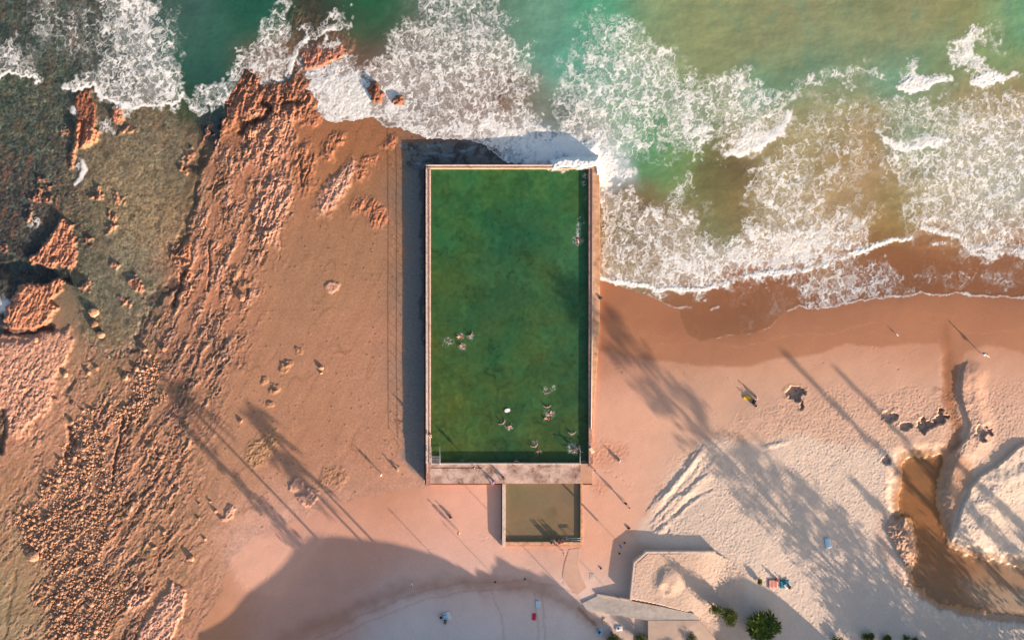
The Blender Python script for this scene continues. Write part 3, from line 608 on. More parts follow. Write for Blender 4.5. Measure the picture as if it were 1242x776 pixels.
# ================================================================== THE SEA
SG = Grid(-112, 1354, -84, 440, 1.0)
X, Y = SG.X, SG.Y
LEVEL = -.30
Hs = bil(H, X, Y, G.xa[0], G.ya[0], G.st)
Hb = SG.lat(base) + F(.02)
outline = [(-200,-170),(1450,-170),(1450,372),(1242,362),(1200,362),(1160,357),(1140,360),(1115,357),(1105,360),(1075,362),(1040,367),(1010,373),(990,376),(970,373),(955,378),(945,388),(935,397),(920,405),(905,407),(885,408),(868,412),(850,414),(836,408),(828,392),(826,376),(812,372),(796,364),(784,360),(768,352),(745,346),(722,338),(722,204),(640,202),(622,198),(610,195),(600,188),(590,178),(575,172),(560,170),(520,168),(500,162),(485,155),(470,156),(458,148),(452,142),(440,146),(420,148),(400,149),(385,141),(376,128),(372,112),(366,92),(358,80),(352,98),(342,104),(318,104),(308,92),(298,84),(284,108),(272,128),(276,140),(262,178),(250,200),(238,235),(232,280),(214,312),(204,335),(196,372),(168,400),(140,425),(112,420),(98,400),(90,350),(84,334),(64,346),(36,346),(14,384),(0,412),(-200,425)]
OUT = SG.lat(_segd(outline, True), (0, 2.5, 1.2))
# ---- body colour
wcol = SG.lat(blobs([
 (30,30,40,*C(66,92,88)),(120,40,35,*C(80,102,96)),(60,110,35,*C(84,112,96)),(30,140,35,*C(96,122,98)),(20,250,40,*C(44,54,62)),(20,335,30,*C(38,58,66)),(90,180,40,*C(70,78,70)),(160,240,50,*C(140,122,96)),(150,360,40,*C(104,110,92)),
 (220,30,25,*C(72,102,92)),(250,50,25,*C(58,104,86)),(270,90,25,*C(42,84,72)),(310,20,25,*C(40,92,74)),(240,105,20,*C(48,82,72)),(220,130,14,*C(60,92,56)),(265,150,14,*C(40,52,62)),(230,230,20,*C(70,78,70)),
 (440,15,28,*C(38,98,66)),(460,40,18,*C(34,84,56)),(400,20,15,*C(70,84,70)),(320,80,20,*C(170,128,104)),(420,70,25,*C(150,112,96)),(420,120,30,*C(176,148,136)),(500,90,35,*C(152,140,128)),(560,60,30,*C(112,130,118)),(560,120,40,*C(170,140,124)),(640,130,25,*C(158,140,124)),(560,15,30,*C(96,126,108)),
 (650,30,25,*C(112,156,130)),(680,80,25,*C(104,164,142)),(670,120,20,*C(128,160,142)),(720,90,25,*C(92,150,126)),(740,20,25,*C(84,160,126)),(660,185,22,*C(168,196,214)),(740,200,16,*C(190,200,206)),(700,150,20,*C(150,150,136)),
 (790,40,30,*C(140,160,120)),(840,30,35,*C(146,150,104)),(900,50,40,*C(142,150,108)),(960,40,40,*C(152,148,108)),(1030,40,35,*C(140,150,110)),(1100,30,40,*C(148,146,106)),(1180,20,40,*C(150,150,100)),(1240,20,25,*C(104,170,130)),(1220,70,25,*C(120,160,112)),
 (960,90,25,*C(104,146,116)),(1000,84,22,*C(106,152,126)),(930,110,18,*C(96,160,136)),(1090,90,22,*C(110,166,140)),(1140,70,20,*C(124,158,120)),(1240,105,22,*C(176,144,104)),(1200,120,25,*C(170,148,108)),
 (780,110,25,*C(110,152,118)),(820,140,25,*C(112,136,96)),(790,165,20,*C(96,156,110)),(790,195,18,*C(104,156,106)),(820,205,18,*C(126,152,96)),(860,230,22,*C(136,130,84)),(870,215,16,*C(112,104,70)),(900,215,14,*C(112,88,64)),(860,280,18,*C(118,124,82)),(900,240,20,*C(140,120,78)),
 (770,250,20,*C(140,116,84)),(750,280,15,*C(124,112,66)),(780,300,22,*C(160,132,100)),(840,310,30,*C(174,150,118)),(740,320,20,*C(176,150,112)),(960,170,35,*C(166,148,104)),(1000,140,30,*C(160,156,116)),(1040,180,30,*C(176,142,98)),(1040,230,30,*C(178,148,108)),(960,260,35,*C(174,152,114)),(1000,290,30,*C(182,152,116)),
 (1120,140,30,*C(150,150,112)),(1110,170,20,*C(120,158,132)),(1140,210,30,*C(170,156,120)),(1200,180,30,*C(164,156,126)),(1070,270,20,*C(166,136,84)),(1090,250,20,*C(156,142,92)),(1160,270,25,*C(170,150,110)),(1220,240,30,*C(156,152,126)),(1230,290,20,*C(184,140,100)),
 (860,380,30,*C(190,120,82)),(950,355,30,*C(190,120,82)),(1050,330,35,*C(186,118,78)),(1150,320,30,*C(186,118,78)),(1220,335,30,*C(188,120,82))]), (14, 5, 0)).astype(F)
mot = fbm(X / 26, Y / 34, 101, 5)
wfine = fbm(X / 5, Y / 7, 109, 3)
wcol *= (1 + F(.20) * mot + F(.10) * wfine)[..., None]
wcol = mixc(wcol, alb(112, 150, 120), sm(.05, .5, fbm(X / 22, Y / 40, 110, 4)) * SG.poly([(780,-90),(1400,-90),(1400,110),(900,120)], 20) * F(.4))
wcol = mixc(wcol, alb(120, 128, 84), sm(.05, .55, fbm(X / 55, Y / 80, 102, 3)) * SG.poly([(780,-90),(1400,-90),(1400,100),(900,120)], 30) * F(.35))
# ---- opacity (clear over the reef and in the swash)
op = SG.lat(blobs([(30,40,50,.5),(120,50,40,.45),(40,140,40,.28),(20,240,40,.18),(20,335,30,.75),(60,340,20,.55),(90,180,40,.12),(160,220,50,.03),(150,370,35,.12),(230,230,20,.4),(264,150,16,.7),(225,60,30,.9),(260,60,30,.97),(310,20,25,.97),(245,105,15,.9),(440,15,28,1),(465,40,20,1),(440,40,16,.97),
 (405,22,14,.45),(370,20,16,.2),(320,80,22,.3),(420,60,25,.25),(440,70,20,.2),(420,120,30,.6),(500,80,35,.6),(580,50,30,.85),(560,130,40,.6),(620,105,14,.3),(640,140,20,.6),(690,132,14,.4),(680,60,30,1),(660,185,25,.9),(740,100,40,1),(900,80,90,1),(1150,80,90,1),(850,230,50,.9),(1000,200,60,.95),(1150,220,60,.95),(780,290,35,.8),
 (860,320,30,.85),(860,380,30,.12),(950,365,20,.12),(1050,335,22,.2),(1000,300,25,.9),(1100,330,22,.25),(1200,335,30,.2),(1170,270,25,.9),(1240,335,20,.25)]), (6, 3, 0))
rm = SG.poly([(-150,-120),(130,-120),(118,60),(110,120),(100,330),(80,345),(-150,420)], 22, (20, 8, 2)); ra = fbm(X / 10, Y / 10, 111, 4, .65); rb_ = fbm(X / 3.2, Y / 3.2, 112, 3)
wcol *= np.clip(1 + rm * (F(.95) * ra + F(.75) * rb_), .15, 2.2)[..., None]; wcol = mixc(wcol, alb(128, 104, 84), rm * sm(.1, .5, fbm(X / 13, Y / 17, 113, 4)) * F(.55)); wcol = mixc(wcol, alb(92, 116, 104), rm * sm(.15, .5, fbm(X / 22, Y / 22, 114, 3)) * F(.5))
op = op * (1 - F(.55) * rm)
# ---- foam density, painted shape by shape
D = np.zeros_like(X)
def foam(pts, d, f=8, warp=(12, 6, 2), closed=True, w=0):
    global D
    if f >= 5: f = f * 1.7
    m = SG.poly(pts, f, warp) if closed else SG.line(pts, w, f, warp)
    D = D + (F(d) - D) * m
WK = (24, 15, 6)
foam([(20,0),(120,0),(125,60),(80,70),(40,40)], .24, 18, WK); foam([(0,40),(50,70),(50,92),(0,92)], .34, 10, WK); foam([(0,60),(20,64),(26,84),(0,90)], .6, 6, WK)
foam([(120,-20),(182,-20),(192,20),(206,60),(218,92),(222,116),(205,128),(165,131),(130,119),(113,108),(86,113),(78,108),(100,96),(118,84),(122,60),(138,50),(132,25)], .66, 8, WK)
foam([(150,40),(182,40),(204,90),(212,110),(190,120),(150,120),(130,105),(150,80)], .80, 12, WK); foam([(140,-20),(178,-20),(182,20),(150,22)], .8, 10, WK)
foam([(145,85),(165,80),(168,98),(150,102)], .35, 6, WK); foam([(134,56),(150,50),(150,66),(136,74)], .25, 6, WK)
foam([(80,105),(100,98),(118,100),(116,108),(90,113)], .7, 4); foam([(200,10),(215,10),(222,80),(212,86),(204,50)], .25, 8, WK)
foam([(0,90),(20,89),(46,95),(46,80),(30,84),(0,86)], .7, 3)
foam([(244,134),(254,120),(268,102),(284,84),(300,62),(318,36),(332,16),(342,0),(346,-20)], .62, 5, WK, False, 11)
foam([(226,120),(234,132),(246,136)], .8, 2, (4, 3, 1), False, 6)
foam([(298,84),(310,70),(322,60),(336,72),(346,78),(352,86),(350,98),(340,103),(318,103),(306,92)], .82, 5, WK)
foam([(330,34),(340,28),(348,40),(340,56),(322,62),(316,50)], .6, 6, WK); foam([(325,44),(345,30),(350,50),(338,64)], .5, 5, WK)
foam([(350,92),(354,76),(360,60),(376,44),(400,36),(416,31)], .95, 1.5, (3, 2, 1), False, 6)
foam([(376,38),(400,28),(425,22)], .45, 4, WK, False, 14)
foam([(262,105),(282,96),(290,110),(276,125),(262,128)], .75, 4, WK); foam([(280,90),(298,84),(302,98),(292,112),(282,104)], .5, 4, WK)
foam([(362,70),(378,66),(400,54),(418,56),(425,68),(440,88),(470,70),(500,52),(520,36),(560,40),(620,50),(650,70),(640,120),(668,190),(640,202),(610,195),(590,178),(560,170),(500,162),(470,156),(455,144),(440,146),(400,149),(385,141),(374,120),(366,95)], .66, 6, WK)
foam([(372,80),(410,75),(425,95),(420,120),(400,148),(380,135),(372,105)], .93, 8, WK); foam([(420,100),(440,92),(446,110),(452,140),(430,148),(404,148),(410,120)], .95, 5, WK)
foam([(378,62),(405,52),(412,70),(390,82),(376,78)], .5, 6, WK)
foam([(462,112),(480,104),(500,112),(510,140),(500,160),(470,156),(460,140)], .86, 6, WK)
foam([(500,118),(560,120),(600,118),(606,140),(560,146),(510,142)], .56, 10, WK); foam([(500,150),(560,150),(640,140),(668,165),(668,200),(620,196),(590,176),(540,168),(500,160)], .9, 8, WK)
foam([(604,116),(622,90),(634,98),(634,120),(612,132)], .30, 4, WK); foam([(480,62),(540,40),(620,60),(640,90),(560,96),(500,90)], .56, 12, WK)
foam([(470,40),(500,26),(530,20),(560,30),(520,44),(480,56)], .42, 5, WK); foam([(490,-20),(560,-20),(600,0),(620,30),(600,44),(560,30),(510,20)], .40, 10, WK)
foam([(668,125),(690,118),(706,145),(690,152)], .35, 6, WK); foam([(690,80),(760,40),(840,90),(860,150),(830,180),(760,180),(700,180),(690,140)], .60, 14, WK)
foam([(720,30),(742,14),(756,24),(790,60),(816,90),(770,80),(740,60)], .5, 10, WK); foam([(700,20),(745,14),(740,34),(715,36),(722,70),(700,90)], .22, 8, WK)
foam([(740,80),(780,60),(820,90),(800,120),(760,120)], .72, 10, WK); foam([(724,128),(760,120),(784,150),(778,178),(740,190),(722,170)], .64, 8, WK)
foam([(806,128),(830,106),(862,130),(872,160),(858,182),(824,180),(806,168)], .72, 6, WK); foam([(782,140),(802,140),(806,190),(782,190)], .10, 6, WK)
foam([(860,100),(900,92),(930,104),(948,130),(956,150),(930,168),(900,186),(870,170),(872,140),(850,120)], .62, 7, WK); foam([(905,150),(940,135),(958,140),(952,154),(930,170),(896,188),(886,182)], .93, 4, (6, 4, 1))
foam([(880,120),(900,112),(912,130),(896,146)], .8, 8, WK); foam([(862,150),(878,140),(884,165),(870,172)], .3, 5, WK)
foam([(640,168),(716,160),(742,178),(760,192),(742,206),(722,200),(668,204),(640,200)], .97, 6, WK); foam([(722,196),(740,192),(744,212),(736,226),(722,230)], .97, 4, WK)
foam([(740,212),(756,206),(768,204),(772,208),(752,216)], .85, 3, (4, 3, 1))
foam([(728,232),(760,236),(784,262),(800,250),(830,270),(850,300),(930,262),(960,240),(1000,250),(1060,262),(1060,290),(1010,318),(940,332),(850,351),(770,346),(728,336)], .62, 10, WK)
foam([(728,230),(765,236),(775,262),(740,262)], .72, 8, WK); foam([(735,262),(765,268),(770,296),(745,290)], .30, 7, WK); foam([(745,318),(790,312),(780,334),(745,332)], .25, 7, WK); foam([(818,218),(840,205),(845,225),(825,250),(812,262)], .5, 6, WK)
foam([(844,250),(872,250),(876,285),(862,296),(850,284)], .10, 7, WK); foam([(925,190),(960,175),(990,220),(980,250),(930,260),(910,240)], .48, 10, WK); foam([(940,140),(1050,100),(1060,160),(1040,240),(990,240),(960,190)], .20, 14, WK)
foam([(955,118),(975,104),(1000,98),(1030,90),(1060,88),(1080,92)], .46, 6, WK, False, 12)
foam([(900,286),(960,270),(1050,280),(1040,304),(980,326),(900,336),(820,348),(760,342),(800,318)], .86, 8, WK)
foam([(728,336),(745,340),(770,346),(800,350),(845,351),(870,348),(890,341),(915,334),(945,330),(970,329),(990,324),(1010,318),(1030,309),(1050,303),(1075,294),(1105,288)], 1, 1.6, (4, 3, 1), False, 6)
foam([(1070,120),(1110,118),(1150,110),(1160,160),(1130,168),(1080,170),(1062,140)], .30, 12, WK)
foam([(1060,190),(1120,190),(1140,150),(1180,130),(1260,110),(1400,110),(1400,300),(1240,304),(1180,300),(1120,280),(1090,250),(1080,220)], .56, 14, WK)
foam([(1150,170),(1200,140),(1400,140),(1400,270),(1240,280),(1180,262),(1150,230)], .70, 14, WK); foam([(1060,205),(1100,210),(1120,250),(1080,262),(1050,240)], .10, 12, WK)
foam([(1098,72),(1112,70),(1118,92),(1104,100)], .62, 4, WK); foam([(1090,106),(1104,109),(1122,106),(1140,100),(1150,95),(1146,90),(1126,92),(1108,90),(1094,98)], .97, 2, (4, 3, 1))
foam([(1154,54),(1172,36),(1190,36),(1186,60),(1196,76),(1208,88),(1228,90),(1212,98),(1190,108),(1176,100),(1164,84)], .84, 4, WK); foam([(1176,98),(1200,86),(1226,88),(1212,98),(1190,109)], .98, 2, (4, 3, 1))
foam([(1196,50),(1206,28),(1214,44),(1206,66)], .3, 5, WK); foam([(1066,160),(1074,166),(1096,172),(1120,164),(1152,162),(1152,170),(1128,178),(1102,185),(1082,178)], .90, 3, (5, 4, 1))
foam([(840,178),(862,184),(838,186),(812,184)], .7, 2, WK); foam([(880,196),(900,190),(866,200)], .7, 2, WK)
foam([(1118,276),(1140,284),(1160,286),(1172,294),(1186,300),(1210,300),(1242,306),(1400,312)], .95, 2, (5, 3, 1), False, 7)
foam([(1125,262),(1160,262),(1180,280),(1240,290),(1240,300),(1180,296),(1150,284)], .8, 5, WK); foam([(1160,285),(1178,308),(1206,309),(1216,304),(1242,311),(1400,316)], .9, 1.4, (3, 2, 1), False, 4)
foam([(1132,296),(1150,296)], .8, 1.2, (3, 2, 1), False, 3)
# thin swash film beyond the main front
foam([(966,346),(990,330),(1030,318),(1080,330),(1110,345),(1105,356),(1070,358),(1000,370),(968,368)], .40, 8, WK); foam([(1000,345),(1050,340),(1080,348),(1060,358),(1005,368),(978,366)], .62, 7, WK); foam([(880,352),(960,345),(965,375),(900,395)], .10, 8, WK); foam([(1110,320),(1400,325),(1400,355),(1110,350)], .18, 10, WK)
edge_line = SG.line([(1400,370),(1242,361),(1200,361),(1160,356),(1140,359),(1115,356),(1105,359),(1075,361),(1040,366),(1010,372),(990,375),(970,372),(955,377)], 2.6, 1.0, (2, 3, 1.2))
edge2 = SG.line([(955,377),(945,387),(935,396),(920,404),(905,406),(885,407),(868,411)], 1.6, .8, (2, 3, 1.2))
edge3 = np.maximum(SG.line([(786,357),(800,366),(812,371),(838,374)], 2.0, .9, (2, 3, 1)), SG.line([(862,376),(872,372)], 2.5, 1, (1, 2, 1)))
fringe = SG.line([p for p in outline if 360 < p[0] < 640 and p[1] < 203 and p[1] > 90], 4, 2, (0, 2.5, 1.2))
# ---- lacy foam texture, rank-equalised so that density = share of white
wx = X + 9 * SG.w2[0] + 4 * SG.w3[0] + 6 * SG.w1[0]; wy = (Y + 9 * SG.w2[1] + 4 * SG.w3[1]) * F(.72)
def lace(sc, seed, wd, sx=1, sy=1):
    a, b, c = worley(wx / (sc * sx), wy / (sc * sy), seed)
    return 1 - sm(0, wd, b - a)
def rk_(n): return np.interp(n, np.quantile(n[::3, ::3], np.linspace(0, 1, 101)), np.linspace(0, 1, 101)).astype(F)
L1 = lace(21, 201, .15, .85, 1.2); L2 = lace(11, 202, .20, .9, 1.15); L3 = lace(6.0, 203, .30)
fb = fbm(X / 17 + SG.w2[0], Y / 20 + SG.w2[1], 204, 5, .55); fl = fbm(X / 2.8, Y / 2.8, 205, 2)
v = rk_(fb + F(.50) * L2 + F(.34) * L1 + F(.16) * L3 + F(.05) * fl); rank = v
brk = fbm(X / 30, Y / 30, 208, 3)
D = D * np.where(D < .8, F(.90), F(1)); De = D * (F(.50) + F(.50) * sm(.6, .95, D)); solid = sm(-.24, .20, v - (1 - De)) * sm(.04, .2, D)
tex = F(.60) + F(.40) * np.clip(F(.55) * L2 + F(.55) * L3 + F(.35) * fl + F(.2), 0, 1)
web = np.maximum.reduce([L1 * F(.85), L2 * F(.70), L3 * F(.42)]) * sm(.04, .42, D + F(.22) * brk + F(.12) * fb) * sm(.02, .12, D)
stk = fbm(X / 4 + SG.w2[0], Y / 16, 209, 3); fo = np.maximum(solid * np.clip(tex * (F(1) + F(.35) * stk), 0, 1), web * F(.9))
milky = D * F(.30) * sm(.1, .8, D + F(.2) * fb)
fo = np.clip(np.maximum(fo, milky), 0, 1)
fo = np.maximum(fo, sm(.88, .99, D) * (F(.86) + F(.14) * tex)); fo = np.maximum.reduce([fo, edge_line * F(.8), edge2 * F(.4), edge3 * F(.6), fringe * F(.8)])
crest = np.maximum.reduce([SG.line([(886,188),(900,184),(915,178),(936,166),(952,152),(958,139)], 8.75, 3.5, (6, 7, 2.5)), SG.line([(1091,107),(1110,107),(1130,102),(1150,95)], 6.25, 2.5, (6, 7, 2.5)), SG.line([(1176,101),(1192,107),(1212,97),(1228,90)], 6.25, 2.5, (6, 7, 2.5)), SG.line([(1072,167),(1086,178),(1104,184),(1126,176),(1150,169)], 5.5, 2.2, (6, 7, 2.5)), SG.line([(78,109),(96,111),(112,106),(130,118),(150,127),(166,130),(190,128),(206,127),(222,116)], 5.0, 2.0, (6, 7, 2.5)), SG.line([(0,93),(20,90),(46,97)], 3.75, 1.5, (6, 7, 2.5))])
crest = crest * sm(-.55, .05, fbm(X / 7, Y / 7, 211, 3) + F(.15)); crest2 = sm(.1, .9, crest); fo = np.maximum(fo, crest2)
streak = SG.line([(100,196),(103,205),(99,215),(90,223)], 4.5, 1.5, (2, 3, 1)); fo = np.maximum.reduce([fo, streak * F(.9), SG.dot(91,134,5,3,(3,4,2)) * F(.8), SG.dot(128,152,9,6,(5,8,4)) * sm(.45,.7,rank) * F(.8), SG.dot(92,200,6,4,(3,6,3)) * sm(.4,.7,rank) * F(.8), SG.dot(42,270,6,4,(3,6,3)) * sm(.5,.7,rank) * F(.8), SG.dot(4,372,9,5,(4,6,2)) * F(.7)])
wash = sm(.15, .5, Hb - LEVEL + F(.08))
wave = F(.035) * fbm(X / 16, Y / 11, 206, 4) + F(.08) * fbm(X / 70, Y / 30, 207, 2)
front = sm(.84, 1, D)
Z = np.maximum(LEVEL + wave, Hb + F(.05) + F(.02) * wave)
Z = Z + fo * (F(.03) + F(.030) * fl + F(.04) * fb) * (F(.5) + F(.5) * sm(.3, .9, D)) + front * F(.03) * (1 + fl)
# crests of the breaking waves stand up
for pts, hgt in (([(888,188),(915,180),(936,167),(954,152),(959,138)], .03), ([(1092,106),(1110,107),(1130,101),(1150,94)], .02), ([(1180,104),(1196,104),(1212,96),(1228,90)], .02), ([(1072,168),(1086,178),(1104,183),(1126,175),(1150,168)], .02)):
    Z = Z + SG.line(pts, 9, 5, (3, 2, 0)) * F(hgt)
Z = np.where((Y < 204) & (X > 640) & (X < 722), np.minimum(Z, F(1.0)), Z)
Z = Z + F(.35) * SG.poly([(630,180),(722,176),(722,200),(640,200)], 8)
spl = SG.poly([(668,197),(690,192),(726,192),(729,216),(723,216),(719,206),(668,206)], 3, (3, 3, 1)); Z = Z * (1 - spl) + F(1.50 ) * spl + F(.10) * fl * spl; fo = np.maximum(fo, sm(.2, .7, spl) * sm(-.8, .0, fl + F(.4)))
Hs0 = Hs                                                   # the same sheet runs on, stretched, to the horizon
def pads(a): return np.pad(a, [(6, 0), (6, 6)] + [(0, 0)] * (a.ndim - 2), mode='edge')
OUT, Hs, Z, wcol, op, fo, spl = (pads(a) for a in (OUT, Hs, Z, wcol, op, fo, spl))
far_ = np.zeros_like(Z); far_[:6] = 1; far_[:, :6] = 1; far_[:, -6:] = 1; fo = fo * (1 - far_); op = np.maximum(op, far_ * F(.9))
Z = np.where((far_ > 0) & (Z < .2), F(LEVEL), Z)
xs_ = np.concatenate([SG.xa[0] - sk[::-1], SG.xa, SG.xa[-1] + sk]); ys_ = np.concatenate([SG.ya[0] - sk[::-1], SG.ya]); X, Y = np.meshgrid(xs_, ys_)
k = (HC - Z) / HC
sco = np.stack([(X - 621) / S * k, (388 - Y) / S * k, Z], -1).reshape(-1, 3)
ny, nx = X.shape; idx = np.arange(ny * nx).reshape(ny, nx)
q = np.stack([idx[1:, :-1], idx[1:, 1:], idx[:-1, 1:], idx[:-1, :-1]], -1).reshape(-1, 4)
inside = OUT > 0
inside &= ~((X > 517) & (X < 727) & (Y > 206.5) & (Y < 420))
inside |= (spl > .5)
above = (Z > Hs - F(.35))
ok = (inside & above).reshape(-1)
q = q[ok[q].all(1)]
u, inv = np.unique(q.ravel(), return_inverse=True)
m_sea = water_mat('sea water and foam')
me = mesh_np('sea', sco[u], inv.reshape(-1, 4), {'Col': ('FLOAT_COLOR', np.clip(wcol, .004, .8).reshape(-1, 3)[u]), 'Opac': ('FLOAT', np.clip(op, .05, 1).reshape(-1)[u]), 'Foam': ('FLOAT', fo.reshape(-1)[u])}, m_sea)
tag(link('sea', me), 'green and turbid tan sea breaking into lacy white foam', kind='structure')
# ================================================================== THE POOLS
def PL(px, py): return ((px - 621.0) / S, (388.0 - py) / S)
conc = simple_mat('worn concrete', alb(212, 168, 146), .85, .16, 1.6, alb(226, 188, 168), .02)
conc_edge = simple_mat('pale concrete kerb', alb(232, 200, 182), .85, .12, 2.5, None, .01)
conc_warm = simple_mat('salt stained concrete', alb(226, 156, 114), .85, .16, .9, alb(246, 190, 148), .03)
conc_brown = simple_mat('stained concrete channel', alb(186, 128, 108), .85, .25, 2.0, alb(214, 160, 138), .02)
conc_grey = simple_mat('grey concrete', alb(204, 182, 168), .85, .14, 1.2, alb(222, 200, 184), .02)
deck_mat = simple_mat('sandy concrete deck', alb(176, 130, 112), .85, .30, .55, alb(244, 202, 182), .02)
for mt in (conc_brown, conc_warm, conc_edge, deck_mat):           # cracks and joints in the old concrete
    nt = mt.node_tree; b_ = nt.nodes['Principled BSDF']; src = b_.inputs['Base Color'].links[0].from_socket
    tc_ = N(nt, 'ShaderNodeTexCoord'); vo = N(nt, 'ShaderNodeTexVoronoi', feature='DISTANCE_TO_EDGE', Scale=.45); nt.links.new(tc_.outputs['Object'], vo.inputs['Vector'])
    n3 = N(nt, 'ShaderNodeTexNoise', Scale=1.1, Detail=6, Roughness=.7); nt.links.new(tc_.outputs['Object'], n3.inputs['Vector'])
    mr_ = N(nt, 'ShaderNodeMapRange'); mr_.inputs['From Max'].default_value = .035; mr_.inputs['To Min'].default_value = .78; nt.links.new(vo.outputs['Distance'], mr_.inputs['Value'])
    m2_ = N(nt, 'ShaderNodeMapRange'); m2_.inputs['From Min'].default_value = .35; m2_.inputs['From Max'].default_value = .47; m2_.inputs['To Min'].default_value = .66; nt.links.new(n3.outputs['Fac'], m2_.inputs['Value'])
    mm = N(nt, 'ShaderNodeMath', operation='MULTIPLY'); nt.links.new(mr_.outputs[0], mm.inputs[0]); nt.links.new(m2_.outputs[0], mm.inputs[1])
    sc_ = N(nt, 'ShaderNodeVectorMath', operation='SCALE'); nt.links.new(src, sc_.inputs[0]); nt.links.new(mm.outputs[0], sc_.inputs['Scale']); nt.links.new(sc_.outputs[0], b_.inputs['Base Color'])
steel = simple_mat('white painted steel', (.62, .62, .60), .45, .06, 4)
galv = simple_mat('galvanised steel', (.30, .30, .31), .5, .1, 4)
algae_floor = simple_mat('algae covered floor', (.03, .07, .025), .9, .4, .5)
ZT = 1.40
pool = thing('ocean_pool', 'large rectangular green sea pool with concrete walls at the edge of the surf', 'swimming pool', W(618, 385, 0))
def pbox(mb, x0, x1, y0, y1, z0, z1):
    a = W(x0, y1, z1); b = W(x1, y0, z1); c = W(618, 385, 0)
    mb.box(a.x - c.x, b.x - c.x, a.y - c.y, b.y - c.y, z0, z1)
mb = MB(); pbox(mb, 516.5, 522, 200, 587, -1.9, ZT); mb.build('wall', conc_brown, pool, bevel=.03)
mb = MB(); pbox(mb, 522, 714, 200, 204.5, -1.9, ZT); mb.build('wall', conc_warm, pool, bevel=.03)
mb = MB(); pbox(mb, 714, 717.2, 200, 566, -1.9, ZT); mb.build('wall', conc_brown, pool, bevel=.03)
for x0, x1 in ((516.4, 518.0), (520.6, 522.2)):
    mb = MB(); pbox(mb, x0, x1, 205, 562, ZT - .02, ZT + .05); mb.build('coping', conc_edge, pool, bevel=.015)
for y0, y1 in ((199.8, 201.2), (203.2, 204.7)):
    mb = MB(); pbox(mb, 516.4, 716, y0, y1, ZT - .02, ZT + .055); mb.build('coping', conc_edge, pool, bevel=.015)
mb = MB(); c = W(618, 385, 0)
mb.prism([(W(x, y, ZT) - c)[:2] for x, y in ((717.2, 200), (727.5, 204), (728, 300), (727.6, 380), (725, 430), (721.5, 480), (718.6, 530), (717.2, 566))][::-1], -1.0, ZT - .03)
mb.build('buttress', conc_warm, pool, bevel=.04)
mb = MB(); mb.tube([W(717.9, 206, ZT + .02) - c, W(717.9, 400, ZT + .02) - c, W(717.0, 520, ZT + .06) - c], .10); mb.build('pipe', galv, pool, True)
mb = MB(); pbox(mb, 522, 704, 562, 586, -1.9, ZT - .02); mb.build('deck', deck_mat, pool, bevel=.03)
mb = MB(); pbox(mb, 704, 719, 562, 586, -1.9, ZT - .05); mb.build('deck', simple_mat('sanded concrete', alb(216, 158, 128), .9, .12, .8), pool, bevel=.03)
mb = MB(); pbox(mb, 524, 704, 561.6, 563.2, ZT - .6, ZT + .06); mb.build('coping', conc_edge, pool, bevel=.02)
mb = MB(); pbox(mb, 523, 585, 567.2, 567.9, ZT - .05, ZT + .012); mb.build('drain', simple_mat('rusty drain', alb(120, 84, 70), .9), pool)
mb = MB(); pbox(mb, 517, 718, 201, 566, -1.88, -1.0); mb.build('floor', algae_floor, pool)
# steps with treads and white rails in the two shore corners
def corner_steps(x0, x1, rail_x, n=7):
    st = None
    for i in range(n):
        mb = MB(); y1 = 561.5 - i * 3.0; z = ZT - .16 - .17 * i
        pbox(mb, x0, x1, y1 - 2.6, y1, z - .10, z)
        o = mb.build('step', conc_grey if x0 < 600 else simple_mat('weedy step', (.05, .06, .05), .8, .3), pool)
    for rx in rail_x:
        mb = MB(); p = lambda x, y, z: W(x, y, z) - c
        mb.tube([p(rx, 563, ZT), p(rx, 563, ZT + .85), p(rx, 560, ZT + .9), p(rx, 543, ZT - .1), p(rx, 541, ZT - .5)], .045)
        mb.tube([p(rx, 552, ZT + .4), p(rx, 552, ZT - .9)], .04); mb.tube([p(rx, 563, ZT + .45), p(rx, 543, ZT - .45)], .035)
        mb.build('handrail', steel, pool, True)
corner_steps(523.5, 533, (523.2, 533.6)); corner_steps(704.5, 713.6, (703.6,))
# post-and-rail fence along the landward wall
fn_t = MB(); fence = thing('pool_fence', 'thin post and rail fence standing along the west wall of the large pool', 'fence', W(519.3, 385, ZT))
fo_ = W(519.3, 385, ZT)
for h in (.52, 1.02):
    mb = MB(); mb.tube([W(519.3, 202, ZT) - fo_ + Vector((0, 0, h)), W(519.3, 572, ZT) - fo_ + Vector((0, 0, h))], .024, 6); mb.build('rail', galv, fence, True)
post_me = None
for i in range(32):
    p = W(519.3, 202 + i * 370 / 31, ZT) - fo_
    if post_me is None:
        mb = MB(); mb.tube([(0, 0, 0), (0, 0, 1.06)], .03, 6); post_me = mb.mesh('post', galv, True)
    link('post', post_me, fence, p)

wp = thing('wading_pool', 'small square shallow pool with brownish water below the deck', 'swimming pool', W(658, 622, 0))
c = W(658, 622, 0)
def wbox(mb, x0, x1, y0, y1, z0, z1):
    a = W(x0, y1, z1); b = W(x1, y0, z1); mb.box(a.x - c.x, b.x - c.x, a.y - c.y, b.y - c.y, z0, z1)
mb = MB(); wbox(mb, 609, 613, 586.5, 662, -1.5, ZT); mb.build('wall', conc_edge, wp, bevel=.03)
mb = MB(); wbox(mb, 613, 706.5, 657, 661, -1.5, ZT - .12); mb.build('wall', conc_warm, wp, bevel=.03)
mb = MB(); wbox(mb, 704, 707, 586.5, 657, -1.5, ZT - .10); mb.build('wall', conc_warm, wp, bevel=.03)
mb = MB(); wbox(mb, 606.5, 610.5, 655, 661.5, -1.5, ZT - .15); mb.build('wall', conc, wp, bevel=.03)
mb = MB(); wbox(mb, 612, 705, 586, 658, -1.4, .15); mb.build('floor', simple_mat('sandy pool floor', alb(140, 112, 74), .9, .2, .6), wp)
